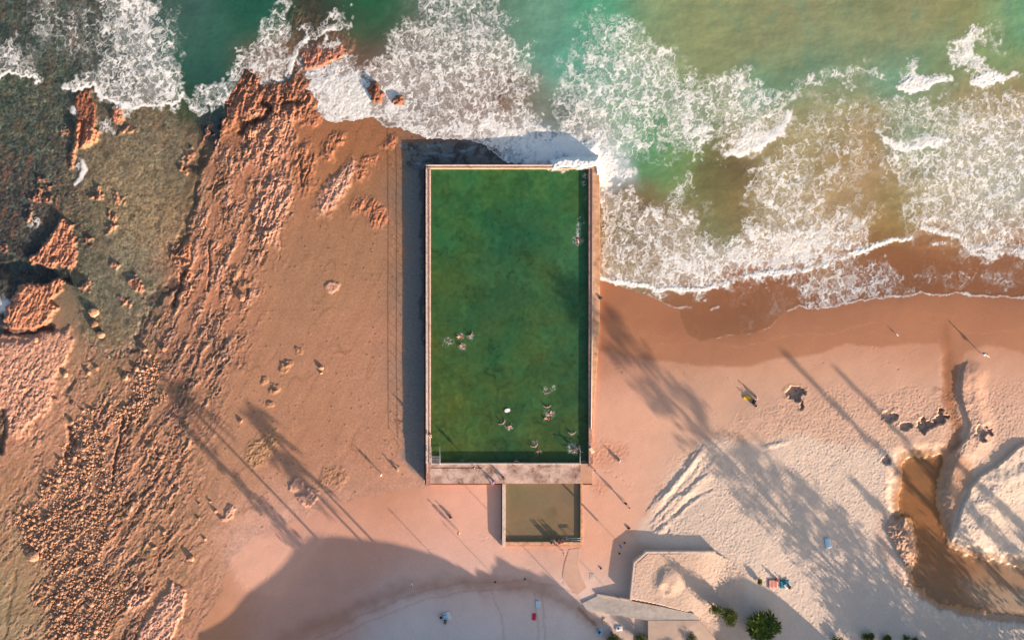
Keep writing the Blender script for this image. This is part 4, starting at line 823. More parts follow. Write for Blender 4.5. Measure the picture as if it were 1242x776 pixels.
for yy in (652.6, 655.0):
    mb = MB(); mb.tube([W(692, yy, ZT + .2) - c, W(703, yy, ZT + .2) - c, W(705, yy, ZT - .2) - c], .05); mb.tube([W(692, yy, ZT + .2) - c, W(692, yy, .4) - c], .05); mb.build('handrail', steel, wp, True)

def water_sheet(name, label, x0, x1, y0, y1, z, colblobs, opac, foamfn=None, seed=300, amp=.18, st=1.0, mask=None, wav=.006, foam_col=(.66, .64, .63)):
    g = Grid(x0, x1 - st, y0, y1 - st, st); X_, Y_ = g.X, g.Y
    cc = g.lat(blobs(colblobs), (10, 4, 0)).astype(F)
    mA = fbm(X_ / 24 + g.w2[0], Y_ / 24 + g.w2[1], seed, 6, .65); mB = fbm(X_ / 6, Y_ / 6, seed + 4, 3); mC = fbm(X_ / 40, Y_ / 40, seed + 5, 4, .6)
    cc *= np.clip(1 + F(amp) * (F(1.7) * mA + F(.4) * mB), .35, 2)[..., None]
    cc[..., 0] *= np.clip(1 + F(amp) * (1.4 * mC + .5 * mB), .4, 2); cc[..., 2] *= np.clip(1 - F(amp) * .6 * mC, .5, 1.6)
    foam_ = foamfn(g) if foamfn is not None else np.zeros_like(X_)
    zz = z + F(wav) * fbm(X_ / 6, Y_ / 5, seed + 2, 3) + F(.05) * foam_
    k = (HC - zz) / HC
    co_ = np.stack([(X_ - 621) / S * k, (388 - Y_) / S * k, zz], -1).reshape(-1, 3)
    ny, nx = X_.shape; idx = np.arange(ny * nx).reshape(ny, nx)
    q = np.stack([idx[1:, :-1], idx[1:, 1:], idx[:-1, 1:], idx[:-1, :-1]], -1).reshape(-1, 4)
    if mask is not None:
        ok = mask(g).reshape(-1); q = q[ok[q].all(1)]
    u, inv = np.unique(q.ravel(), return_inverse=True)
    me = mesh_np(name, co_[u], inv.reshape(-1, 4), {'Col': ('FLOAT_COLOR', np.clip(cc, .003, .8).reshape(-1, 3)[u]), 'Opac': ('FLOAT', np.full(len(u), opac)), 'Foam': ('FLOAT', np.clip(foam_, 0, 1).reshape(-1)[u])}, water_mat(name + ' surface', foam_col))
    return tag(link(name, me), label, kind='structure')
SPL = [(559,408,4,.55),(571,407,4,.4),(561,421,5,.6),(543,415,6,.25),(662,474,4,.5),(671,470,4,.35),(663,492,2,.4),(666,503,6,.35),(610,512,3,.4),(617,518,4,.4),(701,292,6,.6),(701,284,4,.7),(700,279,3,.6),(702,274,3,.6),(703,265,2,.6),(709,271,2,.35),(693,525,2,.6),(696,544,6,.5),(691,546,4,.5),(648,538,4,.5),(654,549,4,.4),(627,557,2,.3),(574,562,4,.3),(560,560,3,.4),(710,214,4,.5),(708,222,3,.4),(709,240,2,.3),(690,540,3,.4)]
def pool_foam(g):
    f = np.zeros_like(g.X); n = fbm(g.X / 2.2, g.Y / 2.2, 77, 2)
    for x, y, r, d in SPL:
        f = np.maximum(f, sm(.55 - d * .45, .85 - d * .3, n * .6 + .5) * g.dot(x, y, r * .75, r * .6, (0, 3, 1.5)) * F(.75))
    f = np.maximum(f, .85 * g.poly([(660,200),(720,200),(720,206),(700,206),(692,205),(684,211),(676,207),(664,206)], 1.2, (0, 3, 1.5)) * sm(-.5, .1, n))
    return f * .9
water_sheet('pool_water', 'deep green water filling the large pool', 522, 714.5, 204.5, 562.2, .82,
    [(535,240,35,*C(54,101,63)),(560,215,30,*C(66,109,57)),(620,225,35,*C(64,109,59)),(690,230,30,*C(68,109,63)),(560,280,30,*C(64,103,55)),(625,270,22,*C(42,89,63)),(610,310,30,*C(48,95,63)),(650,335,20,*C(78,107,57)),(690,310,25,*C(64,111,73)),(570,340,25,*C(74,103,55)),(620,365,25,*C(48,91,61)),(540,400,30,*C(68,97,53)),(590,400,25,*C(58,95,57)),(640,400,30,*C(78,107,57)),(690,370,25,*C(60,99,63)),(600,430,25,*C(54,91,55)),(560,470,35,*C(80,103,51)),(640,470,30,*C(72,101,55)),(690,450,25,*C(60,95,59)),(600,510,25,*C(64,95,53)),(550,530,25,*C(84,103,51)),(640,530,25,*C(78,99,53)),(690,530,20,*C(68,93,53)),(620,556,18,*C(62,89,55))], .90, pool_foam, 301, .42)
def ws_foam(g):
    n = fbm(g.X / 2, g.Y / 2, 79, 2); return .8 * g.dot(688, 653, 3, 2, (0, 2, 1)) * sm(-.2, .3, n)
water_sheet('wading_pool_water', 'murky olive brown water filling the small pool', 612.5, 704.5, 586, 657.5, .92,
    [(625,598,20,*C(138,124,86)),(660,600,30,*C(164,136,106)),(690,610,20,*C(160,132,104)),(640,630,30,*C(164,136,106)),(680,640,25,*C(160,132,96)),(650,652,20,*C(150,126,92)),(669,622,4,*C(98,88,62))], .72, ws_foam, 311, .10)
water_sheet('creek_water', 'still tea coloured creek water ponded in the sand', 1070, 1400, 545, 775, .50,
    [(1115,570,25,*C(150,98,64)),(1120,610,25,*C(172,106,64)),(1125,650,25,*C(176,108,64)),(1150,680,25,*C(178,114,74)),(1130,710,25,*C(176,136,112)),(1200,690,30,*C(184,136,104)),(1230,730,30,*C(196,164,140)),(1300,720,40,*C(170,136,106))], .42, None, 321, .30, 1.2,
    lambda g: g.lat(_segd(pond, True), (5, 5, 1.5)) > -3)
# concrete aprons and ramp
def slab_on_ground(name, pts, mat, lift, kind='structure', label=None, depth=.5):
    mb = MB(); zs = [ground_at(x, y) + lift for x, y in pts]
    P = [W(x, y, z) for (x, y), z in zip(pts, zs)]
    mb.prism([(p.x, p.y) for p in P][::-1], min(zs) - depth, zs[::-1])
    return tag(mb.build(name, mat, bevel=.02), label, kind=kind)
slab_on_ground('path', [(690,666),(704,664),(701,684),(706,700),(712,712),(700,722),(690,712),(682,700),(684,684)], simple_mat('sand dusted concrete', alb(222, 172, 148), .9, .10, .5), .03, label='pale worn concrete apron below the small pool')
slab_on_ground('path', [(715,695),(721,695),(721,702.5),(715,702.5)], conc_edge, .03, label='small pale square concrete slab lying in the sand')
ramp = thing('concrete_ramp', 'grey concrete boat ramp with a low kerb wall beside the terrace', 'ramp', W(760, 740, 0)); c = W(760, 740, 0)
mb = MB(); pts = [(706,731),(725,722),(764,728.5),(800,735),(842,744),(848,752),(786,752),(740,745),(711,739)]; zs = [1.22, 1.22, 1.62, 1.95, 2.3, 2.32, 1.85, 1.45, 1.22]
mb.prism([tuple((W(x, y, z) - c)[:2]) for (x, y), z in zip(pts, zs)][::-1], .2, zs[::-1]); mb.build('slab', conc_grey, ramp, bevel=.02)
mb = MB(); pts = [(786,752),(786,800),(890,800),(848,752)]; zs = [1.87, 2.0, 2.4, 2.36]
mb.prism([tuple((W(x, y, z) - c)[:2]) for (x, y), z in zip(pts, zs)][::-1], .2, zs[::-1]); mb.build('slab', simple_mat('sandy slab', alb(222, 184, 160), .9, .12, .6), ramp, bevel=.02)
mb = MB(); a, b = W(724, 719.8, 1.35) - c, W(764, 726.6, 1.9) - c; d = Vector((0, -.25, 0))
mb.add([(a.x, a.y, .2), (b.x, b.y, .2), (b.x, b.y - .28, .2), (a.x, a.y - .28, .2), (a.x, a.y, 1.35), (b.x, b.y, 1.95), (b.x, b.y - .28, 1.95), (a.x, a.y - .28, 1.35)], [(0, 1, 2, 3), (4, 7, 6, 5), (0, 4, 5, 1), (1, 5, 6, 2), (2, 6, 7, 3), (3, 7, 4, 0)])
mb.build('kerb', conc_edge, ramp, bevel=.02)
rw = thing('retaining_wall', 'angled concrete retaining wall holding up the sand terrace east of the ramp', 'wall', W(790, 690, 0)); c = W(790, 690, 0)
seg = [(868,668.2),(784,668.6),(768.6,682),(763.8,727.5)]
inn = [(868,670.6),(785,671),(770.9,683),(766.4,728)]
for i in range(3):
    mb = MB(); mb.prism([tuple((W(x, y, 2.32) - c)[:2]) for x, y in (seg[i], seg[i + 1], inn[i + 1], inn[i])], .2, 2.32); mb.build('wall', conc_edge, rw, bevel=.02)

# ================================================================== PEOPLE
def skin_mesh(verts, edges, mat, roots, sub=1):
    me = bpy.data.meshes.new('t'); me.from_pydata([v[:3] for v in verts], edges, []); o = link('t', me)
    o.modifiers.new('s', 'SKIN')
    for v, sv in zip(verts, me.skin_vertices[0].data): r = v[3]; sv.radius = (r, r) if not hasattr(r, '__len__') else r
    for i, sv in enumerate(me.skin_vertices[0].data): sv.use_root = i in roots
    if sub:
        s = o.modifiers.new('u', 'SUBSURF'); s.levels = s.render_levels = sub
    dg = bpy.context.evaluated_depsgraph_get(); dg.update()
    r = bpy.data.meshes.new_from_object(o.evaluated_get(dg))
    bpy.data.objects.remove(o); bpy.data.meshes.remove(me)
    r.materials.clear(); r.materials.append(mat); r.polygons.foreach_set('use_smooth', [True] * len(r.polygons))
    return r
BASE = dict(pelvis=(0,0,.93), belly=(0,.01,1.08), chest=(0,.0,1.30), neck=(0,.0,1.46), jaw=(0,.03,1.54), crown=(0,.01,1.655),
            shL=(-.18,0,1.40), elL=(-.25,-.03,1.12), wrL=(-.27,.05,.88), shR=(.18,0,1.40), elR=(.25,-.03,1.12), wrR=(.27,.05,.88),
            hipL=(-.09,0,.88), knL=(-.10,.02,.49), anL=(-.10,-.02,.08), toL=(-.11,.15,.03), hipR=(.09,0,.88), knR=(.10,.02,.49), anR=(.10,-.02,.08), toR=(.11,.15,.03))
POSES = {'stand': {}, 'walk': dict(knL=(-.10,.14,.50), anL=(-.10,.24,.10), toL=(-.10,.40,.06), knR=(.10,-.06,.49), anR=(.10,-.30,.12), toR=(.10,-.16,.03), elL=(-.24,-.12,1.13), wrL=(-.25,-.06,.90), elR=(.24,.06,1.13), wrR=(.24,.22,.96)),
    'sit': dict(pelvis=(0,0,.13), belly=(0,.0,.28), chest=(0,.08,.49), neck=(0,.16,.63), jaw=(0,.21,.70), crown=(0,.20,.815), shL=(-.18,.11,.58), shR=(.18,.11,.58), elL=(-.24,.26,.40), elR=(.24,.26,.40), wrL=(-.13,.44,.36), wrR=(.13,.44,.36),
                hipL=(-.09,.06,.12), hipR=(.09,.06,.12), knL=(-.13,.42,.42), knR=(.13,.42,.42), anL=(-.12,.62,.08), anR=(.12,.62,.08), toL=(-.13,.78,.03), toR=(.13,.78,.03)),
    'ledge': dict(pelvis=(0,0,.13), belly=(0,.0,.28), chest=(0,.04,.50), neck=(0,.09,.65), jaw=(0,.13,.72), crown=(0,.12,.84), shL=(-.18,.05,.60), shR=(.18,.05,.60), elL=(-.24,.10,.36), elR=(.24,.10,.36), wrL=(-.18,.26,.22), wrR=(.18,.26,.22),
                hipL=(-.09,.08,.10), hipR=(.09,.08,.10), knL=(-.10,.46,.08), knR=(.10,.46,.08), anL=(-.10,.50,-.34), anR=(.10,.50,-.34), toL=(-.10,.64,-.42), toR=(.10,.64,-.42)),
    'swim': dict(pelvis=(0,0,0), belly=(0,.15,.02), chest=(0,.36,.03), neck=(0,.52,.06), jaw=(0,.60,.10), crown=(0,.70,.15), shL=(-.18,.46,.04), shR=(.18,.46,.04), elL=(-.36,.62,.02), elR=(.30,.30,.16), wrL=(-.34,.88,-.02), wrR=(.42,.55,.10),
                hipL=(-.09,-.06,0), hipR=(.09,-.06,0), knL=(-.11,-.45,-.06), knR=(.13,-.44,-.14), anL=(-.10,-.84,-.04), anR=(.12,-.82,-.06), toL=(-.10,-1.0,-.08), toR=(.12,-.98,-.10)),
    'tread': dict(elL=(-.44,.10,1.36), wrL=(-.62,.26,1.40), elR=(.44,.12,1.36), wrR=(.60,.30,1.40), knL=(-.16,.22,.56), anL=(-.14,.0,.20), toL=(-.14,.1,.12))}
skin_a = simple_mat('tanned skin', (.36, .19, .12), .55, .06, 6); skin_b = simple_mat('fair skin', (.58, .36, .27), .55, .06, 6)
hair_d = simple_mat('dark hair', (.03, .02, .015), .7, .2, 30); hair_f = simple_mat('fair hair', (.42, .28, .13), .7, .2, 30)
def cloth(name, c): return simple_mat(name, c, .85, .10, 8)
BLACK = cloth('black cloth', (.025, .025, .03)); WHITE = cloth('white cloth', (.72, .72, .72)); BLUE = cloth('blue cloth', (.06, .16, .40)); RED = cloth('red cloth', (.50, .04, .04)); PURPLE = cloth('purple cloth', (.42, .22, .62)); SKY = cloth('light blue cloth', (.36, .58, .72)); TEAL = cloth('teal cloth', (.02, .16, .22)); YEL = cloth('yellow foam', (.85, .45, .04)); PINK = cloth('pink cloth', (.62, .22, .20))
_cache = {}
def body_meshes(pose, skinm):
    key = (pose, skinm.name)
    if key in _cache: return _cache[key]
    J = dict(BASE); J.update(POSES[pose]); V = []; E_ = []; ix = {}
    rad = dict(pelvis=(.16,.12), belly=(.135,.105), chest=(.165,.115), neck=.052, jaw=(.07,.085), crown=(.072,.085), shL=.058, elL=.042, wrL=.028, shR=.058, elR=.042, wrR=.028, hipL=.095, knL=.058, anL=.038, toL=.034, hipR=.095, knR=.058, anR=.038, toR=.034)
    for n, p in J.items(): ix[n] = len(V); V.append((*p, rad[n]))
    for a, b in (('pelvis','belly'),('belly','chest'),('chest','neck'),('neck','jaw'),('jaw','crown'),('chest','shL'),('shL','elL'),('elL','wrL'),('chest','shR'),('shR','elR'),('elR','wrR'),('pelvis','hipL'),('hipL','knL'),('knL','anL'),('anL','toL'),('pelvis','hipR'),('hipR','knR'),('knR','anR'),('anR','toR')): E_.append((ix[a], ix[b]))
    roots = {ix['pelvis']}
    up = (Vector(J['crown']) - Vector(J['jaw'])).normalized()
    fwd = Vector((0, 1, 0)) if pose != 'swim' else Vector((0, .3, -.95)); fwd = (fwd - up * fwd.dot(up)).normalized()
    for s in 'LR':
        w = Vector(J['wr' + s]); d = (w - Vector(J['el' + s])).normalized(); side = d.cross(fwd if abs(d.dot(fwd)) < .9 else Vector((0, 0, 1))).normalized(); nrm = side.cross(d)
        palm = w + d * .075; i = len(V); V.append((*palm, (.038, .022))); E_.append((ix['wr' + s], i))
        for k, ln in enumerate((.070, .080, .074, .058)):          # four fingers, slightly curled
            b = palm + side * (-.03 + .02 * k); roots.add(len(V)); i = len(V)
            for t in (0, .4, .75, 1): V.append((*(b + d * (ln * t + .015) - nrm * (.03 * t * t)), .009 - .002 * t))
            E_ += [(i + j, i + j + 1) for j in range(3)]
        b = w + d * .03 - side * .025; roots.add(len(V)); i = len(V)
        for t in (0, .5, 1): V.append((*(b + (d * .6 - side * .8) * (.06 * t)), .010 - .002 * t))
        E_ += [(i, i + 1), (i + 1, i + 2)]
    hc = (Vector(J['jaw']) + Vector(J['crown'])) / 2; sd = up.cross(fwd)
    i = len(V); roots.add(i); V += [(*(hc + fwd * .07), .012), (*(hc + fwd * .105 - up * .02), .013)]; E_.append((i, i + 1))   # nose
    for sg in (-1, 1):
        i = len(V); roots.add(i); V += [(*(hc + sd * sg * .07 + up * .015), .012), (*(hc + sd * sg * .088 - up * .02), .010)]; E_.append((i, i + 1))
    body = skin_mesh(V, E_, skinm, roots)
    body.materials.append(hair_d); bm = bmesh.new(); bm.from_mesh(body)
    for pos, r in ((hc + fwd * .082 + sd * .03 + up * .012, .010), (hc + fwd * .082 - sd * .03 + up * .012, .010), (hc + fwd * .085 - up * .05, .012)):   # eyes, mouth
        fs = bmesh.ops.create_icosphere(bm, subdivisions=1, radius=r, matrix=Matrix.Translation(pos))
        for v in fs['verts']:
            for f in v.link_faces: f.material_index = 1
    bm.to_mesh(body); bm.free()
    def grow(names, edges, k):
        vv = [(*J[n], tuple(x * k for x in rad[n]) if hasattr(rad[n], '__len__') else rad[n] * k) for n in names]
        return vv, [(names.index(a), names.index(b)) for a, b in edges]
    mids = {}
    for s in 'LR': mids['th' + s] = tuple(Vector(J['hip' + s]).lerp(Vector(J['kn' + s]), .6)); rad['th' + s] = .085; mids['ua' + s] = tuple(Vector(J['sh' + s]).lerp(Vector(J['el' + s]), .55)); rad['ua' + s] = .055
    J.update(mids)
    sv, se = grow(['pelvis','hipL','thL','hipR','thR'], [('pelvis','hipL'),('hipL','thL'),('pelvis','hipR'),('hipR','thR')], 1.16)
    tv, te = grow(['belly','chest','shL','uaL','shR','uaR','pelvis'], [('pelvis','belly'),('belly','chest'),('chest','shL'),('shL','uaL'),('chest','shR'),('shR','uaR')], 1.14)
    hb = MB(); hb.ball(tuple(hc - fwd * .018 + up * .035), (.088, .098, .085), 10, 8, .12)
    _cache[key] = (body, (sv, se), (tv, te), hb); return _cache[key]
_cl = {}
def person(label, px, py, z=None, pose='stand', face=0, skinm=None, hair=None, shorts=None, shirt=None, scale=1.0, group=None, sink=0):
    skinm = skinm or skin_a; hair = hair or hair_d
    z = ground_at(px, py) if z is None else z
    t = thing('person', label, 'person', W(px, py, z - sink), math.radians(face), group); t.scale = (scale,) * 3
    body, sh, to, hb = body_meshes(pose, skinm)
    link('body', body, t)
    k = (pose, 'h', hair.name)
    if k not in _cl: _cl[k] = hb.mesh('hair', hair, True)
    link('hair', _cl[k], t)
    for kind, c_, d in (('shorts', shorts, sh), ('shirt', shirt, to)):
        if c_ is None: continue
        k = (pose, kind, c_.name)
        if k not in _cl: _cl[k] = skin_mesh(d[0], d[1], c_, {0} if kind == 'shorts' else {6})
        link(kind, _cl[k], t)
    return t
person('person in black walking across the lit sand east of the small pool', 757.5, 608.5, pose='walk', face=150, shorts=BLACK, shirt=BLACK)
person('small child in black keeping right behind the person in black', 762.5, 614.5, pose='walk', face=150, shorts=BLACK, shirt=BLACK, scale=.55)
person('pale person in white shorts walking on the sand below the west end of the deck', 556.5, 644.5, pose='walk', face=40, skinm=skin_b, shorts=WHITE)
person('person in dark clothes crouched on the sand left of the small pool', 547.3, 627.5, pose='sit', face=20, shorts=BLACK, shirt=BLACK)
person('lone pale child standing on the platform, farther from the pool wall of two', 463, 574.5, face=60, skinm=skin_b, shorts=WHITE, hair=hair_f, scale=.9)
person('small pale child sitting on the platform, nearer the pool wall of two', 481.5, 570, pose='sit', face=-40, skinm=skin_b, shorts=SKY, hair=hair_f)
person('person in a light blue top sitting alone on the sand east of the pool corner', 751.5, 558.5, pose='sit', face=70, skinm=skin_b, shorts=BLUE, shirt=SKY)
person('dark haired person in light blue standing at the east end of the deck', 720.5, 569, pose='stand', face=10, skinm=skin_b, shorts=SKY, shirt=SKY)
person('dark haired bare backed person standing at the deck edge of the big pool', 575, 565.5, ZT, 'stand', 20, skin_b, shorts=BLUE)
person('person wrapped in purple sitting on the deck above the sand', 599, 583, ZT, 'sit', 150, skin_b, hair=hair_f, shorts=PURPLE, shirt=PURPLE)
person('person in dark clothes sitting where the deck meets the small pool wall', 611.5, 579, ZT, 'sit', 120, shorts=BLACK, shirt=BLACK)
person('person in a long white top walking through the big shadow on the lower beach', 500.4, 706, pose='walk', face=-20, skinm=skin_b, shorts=WHITE, shirt=WHITE)
person('pale person sitting on the west pool wall near its lower end', 521, 526, ZT, 'sit', 200, skin_b, shorts=BLACK)
for i, (x, y, sh, hr, lb) in enumerate(((668.5,658,BLACK,hair_d,'leftmost'),(672,657.5,WHITE,hair_d,'second from left'),(678.5,658,RED,hair_d,'third from left'),(682.5,657.5,RED,hair_f,'rightmost'))):
    person('%s of the four people sitting on the lower wall of the small pool' % lb, x, y, ZT - .12, 'ledge', 5 * i - 8, skin_b, hr, sh, RED if i == 2 else None, group='people on the small pool wall')
person('person in white standing on the sand below the small pool wall', 683, 668.5, pose='stand', face=10, skinm=skin_b, shorts=WHITE, shirt=WHITE)
person('child paddling alone in the small pool near its lower right rail', 688.5, 652, .92, 'tread', 20, skin_b, hair_f, sink=.9, scale=.7)
person('person in white and dark clothes holding gear at the creek mouth on the wet sand', 1189.5, 428.5, pose='stand', face=-40, skinm=skin_b, shorts=BLACK, shirt=SKY)
# swimmers
WZ = .82
for px, py, pose, f, sk, hr, lb in (
    (559,407.5,'swim',100,skin_b,hair_f,'upper left swimmer of the splashing trio in the pool'), (571,406.5,'tread',30,skin_a,hair_d,'upper right swimmer of the splashing trio in the pool'), (561.5,420.5,'swim',60,skin_b,hair_d,'lowest swimmer of the splashing trio in the pool'),
    (662,475,'tread',-20,skin_a,hair_d,'swimmer alone amid a spray of drops right of the pool centre'), (663,492.5,'tread',0,skin_b,hair_f,'swimmer showing only a head just above the curled pair'), (667,501.5,'swim',-30,skin_b,hair_d,'upper swimmer of the curled pair low in the pool'), (664.5,508,'swim',70,skin_b,hair_d,'lower swimmer of the curled pair low in the pool'),
    (610,512,'tread',30,skin_b,hair_f,'swimmer left of the pair just below the white float'), (616.5,517.5,'swim',-70,skin_b,hair_d,'swimmer right of the pair just below the white float'), (701,291,'swim',178,skin_b,hair_d,'swimmer leaving a long white wake along the east wall'),
    (693,524.5,'tread',0,skin_b,hair_f,'swimmer with a small pale head above the east steps'), (648.5,539.5,'tread',20,skin_b,hair_f,'upper swimmer of two near the middle of the deck side'), (654,549.5,'swim',50,skin_a,hair_d,'lower swimmer of two near the middle of the deck side'), (626.5,557,'tread',180,skin_b,hair_f,'fair headed swimmer closest to the deck'),
    (702,543.5,'tread',-60,skin_b,hair_d,'swimmer holding the white rail of the east steps'), (696,545,'swim',-100,skin_b,hair_d,'splashing swimmer left of the east steps rail'), (559.5,560.5,'tread',170,skin_b,hair_d,'swimmer resting at the deck edge near the west steps')):
    person(lb, px, py, WZ, pose, f, sk, hr, shorts=BLACK if sk is skin_a else RED, group='swimmers in the big pool', sink=.03 if pose == 'swim' else 1.28)

# ================================================================== THINGS ON THE BEACH
def rect_cloth(px, py, w, l, rot, mat, name, label, cat, z=None, th=.03, group=None, stripes=None):
    z = ground_at(px, py) + .03 if z is None else z
    n = 8; rr = random.Random(int(px * 13 + py)); vs = []; fs = []
    for i in range(n + 1):
        for j in range(n + 1):
            vs.append(((i / n - .5) * w + .03 * math.sin(j * 1.7 + px), (j / n - .5) * l + .03 * math.sin(i * 2.1 + py), th + .025 * rr.random() + .03))
    fs = [(i * (n + 1) + j, (i + 1) * (n + 1) + j, (i + 1) * (n + 1) + j + 1, i * (n + 1) + j + 1) for i in range(n) for j in range(n)]
    mb = MB(); mb.add(vs, fs)
    o = mb.build(name, mat, None, True, loc=W(px, py, z), rotz=math.radians(rot)); o.data.materials.append(stripes or mat)
    sdf = o.modifiers.new('thick', 'SOLIDIFY'); sdf.thickness = .02
    if stripes:
        for k, p in enumerate(o.data.polygons): p.material_index = 1 if (k // 8) % 3 == 1 else 0
    return tag(o, label, cat, group)
rect_cloth(937.5,707.5,1.6,1.5,3,cloth('coral mat', (.55,.20,.17)),'picnic_mat','coral pink square picnic mat beside the teal mat','mat',stripes=cloth('pale coral stripe',(.6,.32,.27)))
rect_cloth(951.3,707.5,1.55,1.4,2,TEAL,'picnic_mat','dark teal square picnic mat with white things on it','mat')
rect_cloth(953.5,710.5,.6,.8,30,WHITE,'towel','crumpled white towel lying on the teal mat','towel',z=ground_at(953.5,710.5)+.10)
person('person in black sitting at the right edge of the teal mat', 957.5, 711.5, pose='sit', face=60, shorts=BLACK, shirt=BLACK)
person('person in red sitting behind the coral picnic mat', 941, 701.5, pose='sit', face=-160, skinm=skin_b, shorts=BLACK, shirt=RED)
def bag(px, py, mat, label, w=.5, l=.34, h=.34, rot=0, cat='bag', name='beach_bag'):
    t = thing(name, label, cat, W(px, py, ground_at(px, py)), math.radians(rot))
    mb = MB(); mb.box(-w / 2, w / 2, -l / 2, l / 2, 0, h); o = mb.build('body', mat, t, True, bevel=.07)
    for s in (-1, 1):
        mb = MB(); mb.tube([(-w * .3, s * l * .35, h * .9), (-w * .25, s * l * .3, h + .16), (w * .25, s * l * .3, h + .16), (w * .3, s * l * .35, h * .9)], .02, 6); mb.build('handle', BLACK, t, True)
    return t
def board(px, py, mat, label, ln, wd, rot, cat='bodyboard', name='bodyboard', lift=.05, stripe=None):
    t = thing(name, label, cat, W(px, py, ground_at(px, py) + lift), math.radians(rot)); pts = []
    for k in range(24):
        a = 2 * math.pi * k / 24; x = math.cos(a); y = math.sin(a)
        pts.append((ln / 2 * math.copysign(abs(x) ** .7, x), wd / 2 * math.copysign(abs(y) ** .55, y) * (1 - .18 * max(x, 0))))
    mb = MB(); mb.prism(pts, 0, .07); mb.build('deck', mat, t, bevel=.02)
    mb = MB(); mb.tube([(-ln * .2, 0, .07), (-ln * .25, .1, .09), (-ln * .4, .2, .075), (-ln * .55, .25, .02)], .015, 6); mb.build('leash', BLACK, t, True)
    return t
board(906.5,482.3,YEL,'bright yellow bodyboard lying on the sand beside two seated people',1.35,.62,2)
person('person in white sitting nearest the yellow bodyboard', 917.5, 482, pose='sit', face=100, skinm=skin_b, shorts=BLACK, shirt=WHITE)
person('person in light blue sitting below the one in white by the yellow board', 917.5, 493, pose='sit', face=60, skinm=skin_b, shorts=BLACK, shirt=SKY)
bag(914,487,BLACK,'black bag between the two people by the yellow board',.7,.5,.4,60)
rect_cloth(1003.2,658.5,.75,1.8,6,SKY,'towel','light blue towel spread alone on the dry rippled sand','towel'); rect_cloth(1005.6,658,.55,1.7,4,WHITE,'towel','white towel lying against the light blue one on dry sand','towel')
rect_cloth(652.6,732.4,.75,1.2,4,SKY,'towel','pale blue and white towel above the red one on shaded sand','towel',stripes=WHITE)
rect_cloth(647.7,747.3,.62,1.15,-3,cloth('crimson towel',(.55,.03,.06)),'towel','crimson towel on the shaded sand below the pale blue one','towel')
rect_cloth(750.5,761.5,1.1,.8,4,WHITE,'towel','white towel with a dark blue bag near the bushes','towel'); bag(750,761.5,BLUE,'small dark blue bag on the white towel near the bushes',.35,.3,.2)
rect_cloth(727.3,765.6,1.0,1.0,20,SKY,'towel','light blue towel left of the bushes at the bottom edge','towel'); person('person in dark clothes sitting on the light blue towel by the bushes', 727.5, 766, pose='sit', face=40, shorts=BLACK, shirt=BLUE)
person('person in dark blue sitting against the bush at the bottom edge', 741.5, 766.5, pose='sit', face=10, skinm=skin_b, shorts=BLACK, shirt=BLUE)
board(733,752.8,simple_mat('tan foam', alb(236,190,150), .6),'tan bodyboard lying by the foot of the concrete ramp',1.0,.6,75)
rect_cloth(539.5,747.5,1.5,1.2,30,SKY,'towel','light blue towel under the group on the shaded lower beach','towel'); rect_cloth(544.5,746,.6,1.3,20,WHITE,'towel','white towel at the right of the group on the lower beach','towel')
person('person in black sitting at the front of the lower beach group', 540.5, 751.5, pose='sit', face=170, shorts=BLACK, shirt=BLACK); person('person in light blue in the middle of the lower beach group', 539, 746.5, pose='sit', face=60, skinm=skin_b, shorts=BLUE, shirt=SKY)
bag(535,748,BLACK,'black bag at the left of the lower beach group',.4,.4,.3,20)
rect_cloth(717.3,545.8,.6,1.0,35,cloth('cream towel',(.72,.55,.36)),'towel','cream towel draped over the top of the east pool wall','towel',z=ZT+.02)
board(615.4,497.5,WHITE,'white foam kickboard floating in the big pool',.95,.62,18,'kickboard','kickboard'); bpy.data.objects['kickboard'].location = W(615.4, 497.5, WZ + .02)
# gull on the wet sand
gl = thing('seagull', 'small white bird standing alone on the wet orange sand', 'bird', W(1087.2, 406, ground_at(1087, 406)), .8)
mb = MB(); mb.ball((0, 0, .24), (.10, .20, .09), 12, 8); mb.tube([(0, .13, .26), (0, .19, .34), (0, .20, .40)], [.06, .045, .04]); mb.ball((0, .22, .42), (.045, .06, .045), 10, 6); mb.tube([(0, -.15, .25), (0, -.30, .24)], [.06, .02]); mb.build('body', WHITE, gl, True)
mb = MB(); mb.tube([(0, .27, .42), (0, .34, .405)], [.016, .004], 6); mb.build('beak', YEL, gl)
for s in (-1, 1):
    mb = MB(); mb.ball((s * .085, -.04, .26), (.025, .19, .06), 8, 6); mb.build('wing', cloth('grey feathers', (.32, .34, .36)), gl, True)
    mb = MB(); mb.tube([(s * .04, 0, .17), (s * .04, .01, 0), (s * .04, .06, .005)], .010, 6); mb.build('leg', YEL, gl)
# driftwood stick and gear at the creek mouth
mb = MB(); a = W(1193, 430.5, .5); mb.tube([(0, 0, .25), (.5, -.25, .42), (.95, -.5, .5)], [.05, .05, .04]); mb.ball((.25, -.1, .35), (.3, .22, .14)); tag(mb.build('gear_bundle', WHITE, None, True, loc=W(1190.5, 429, ground_at(1190, 429) + .5)), 'white bundle of gear carried by the person at the creek mouth', 'gear')

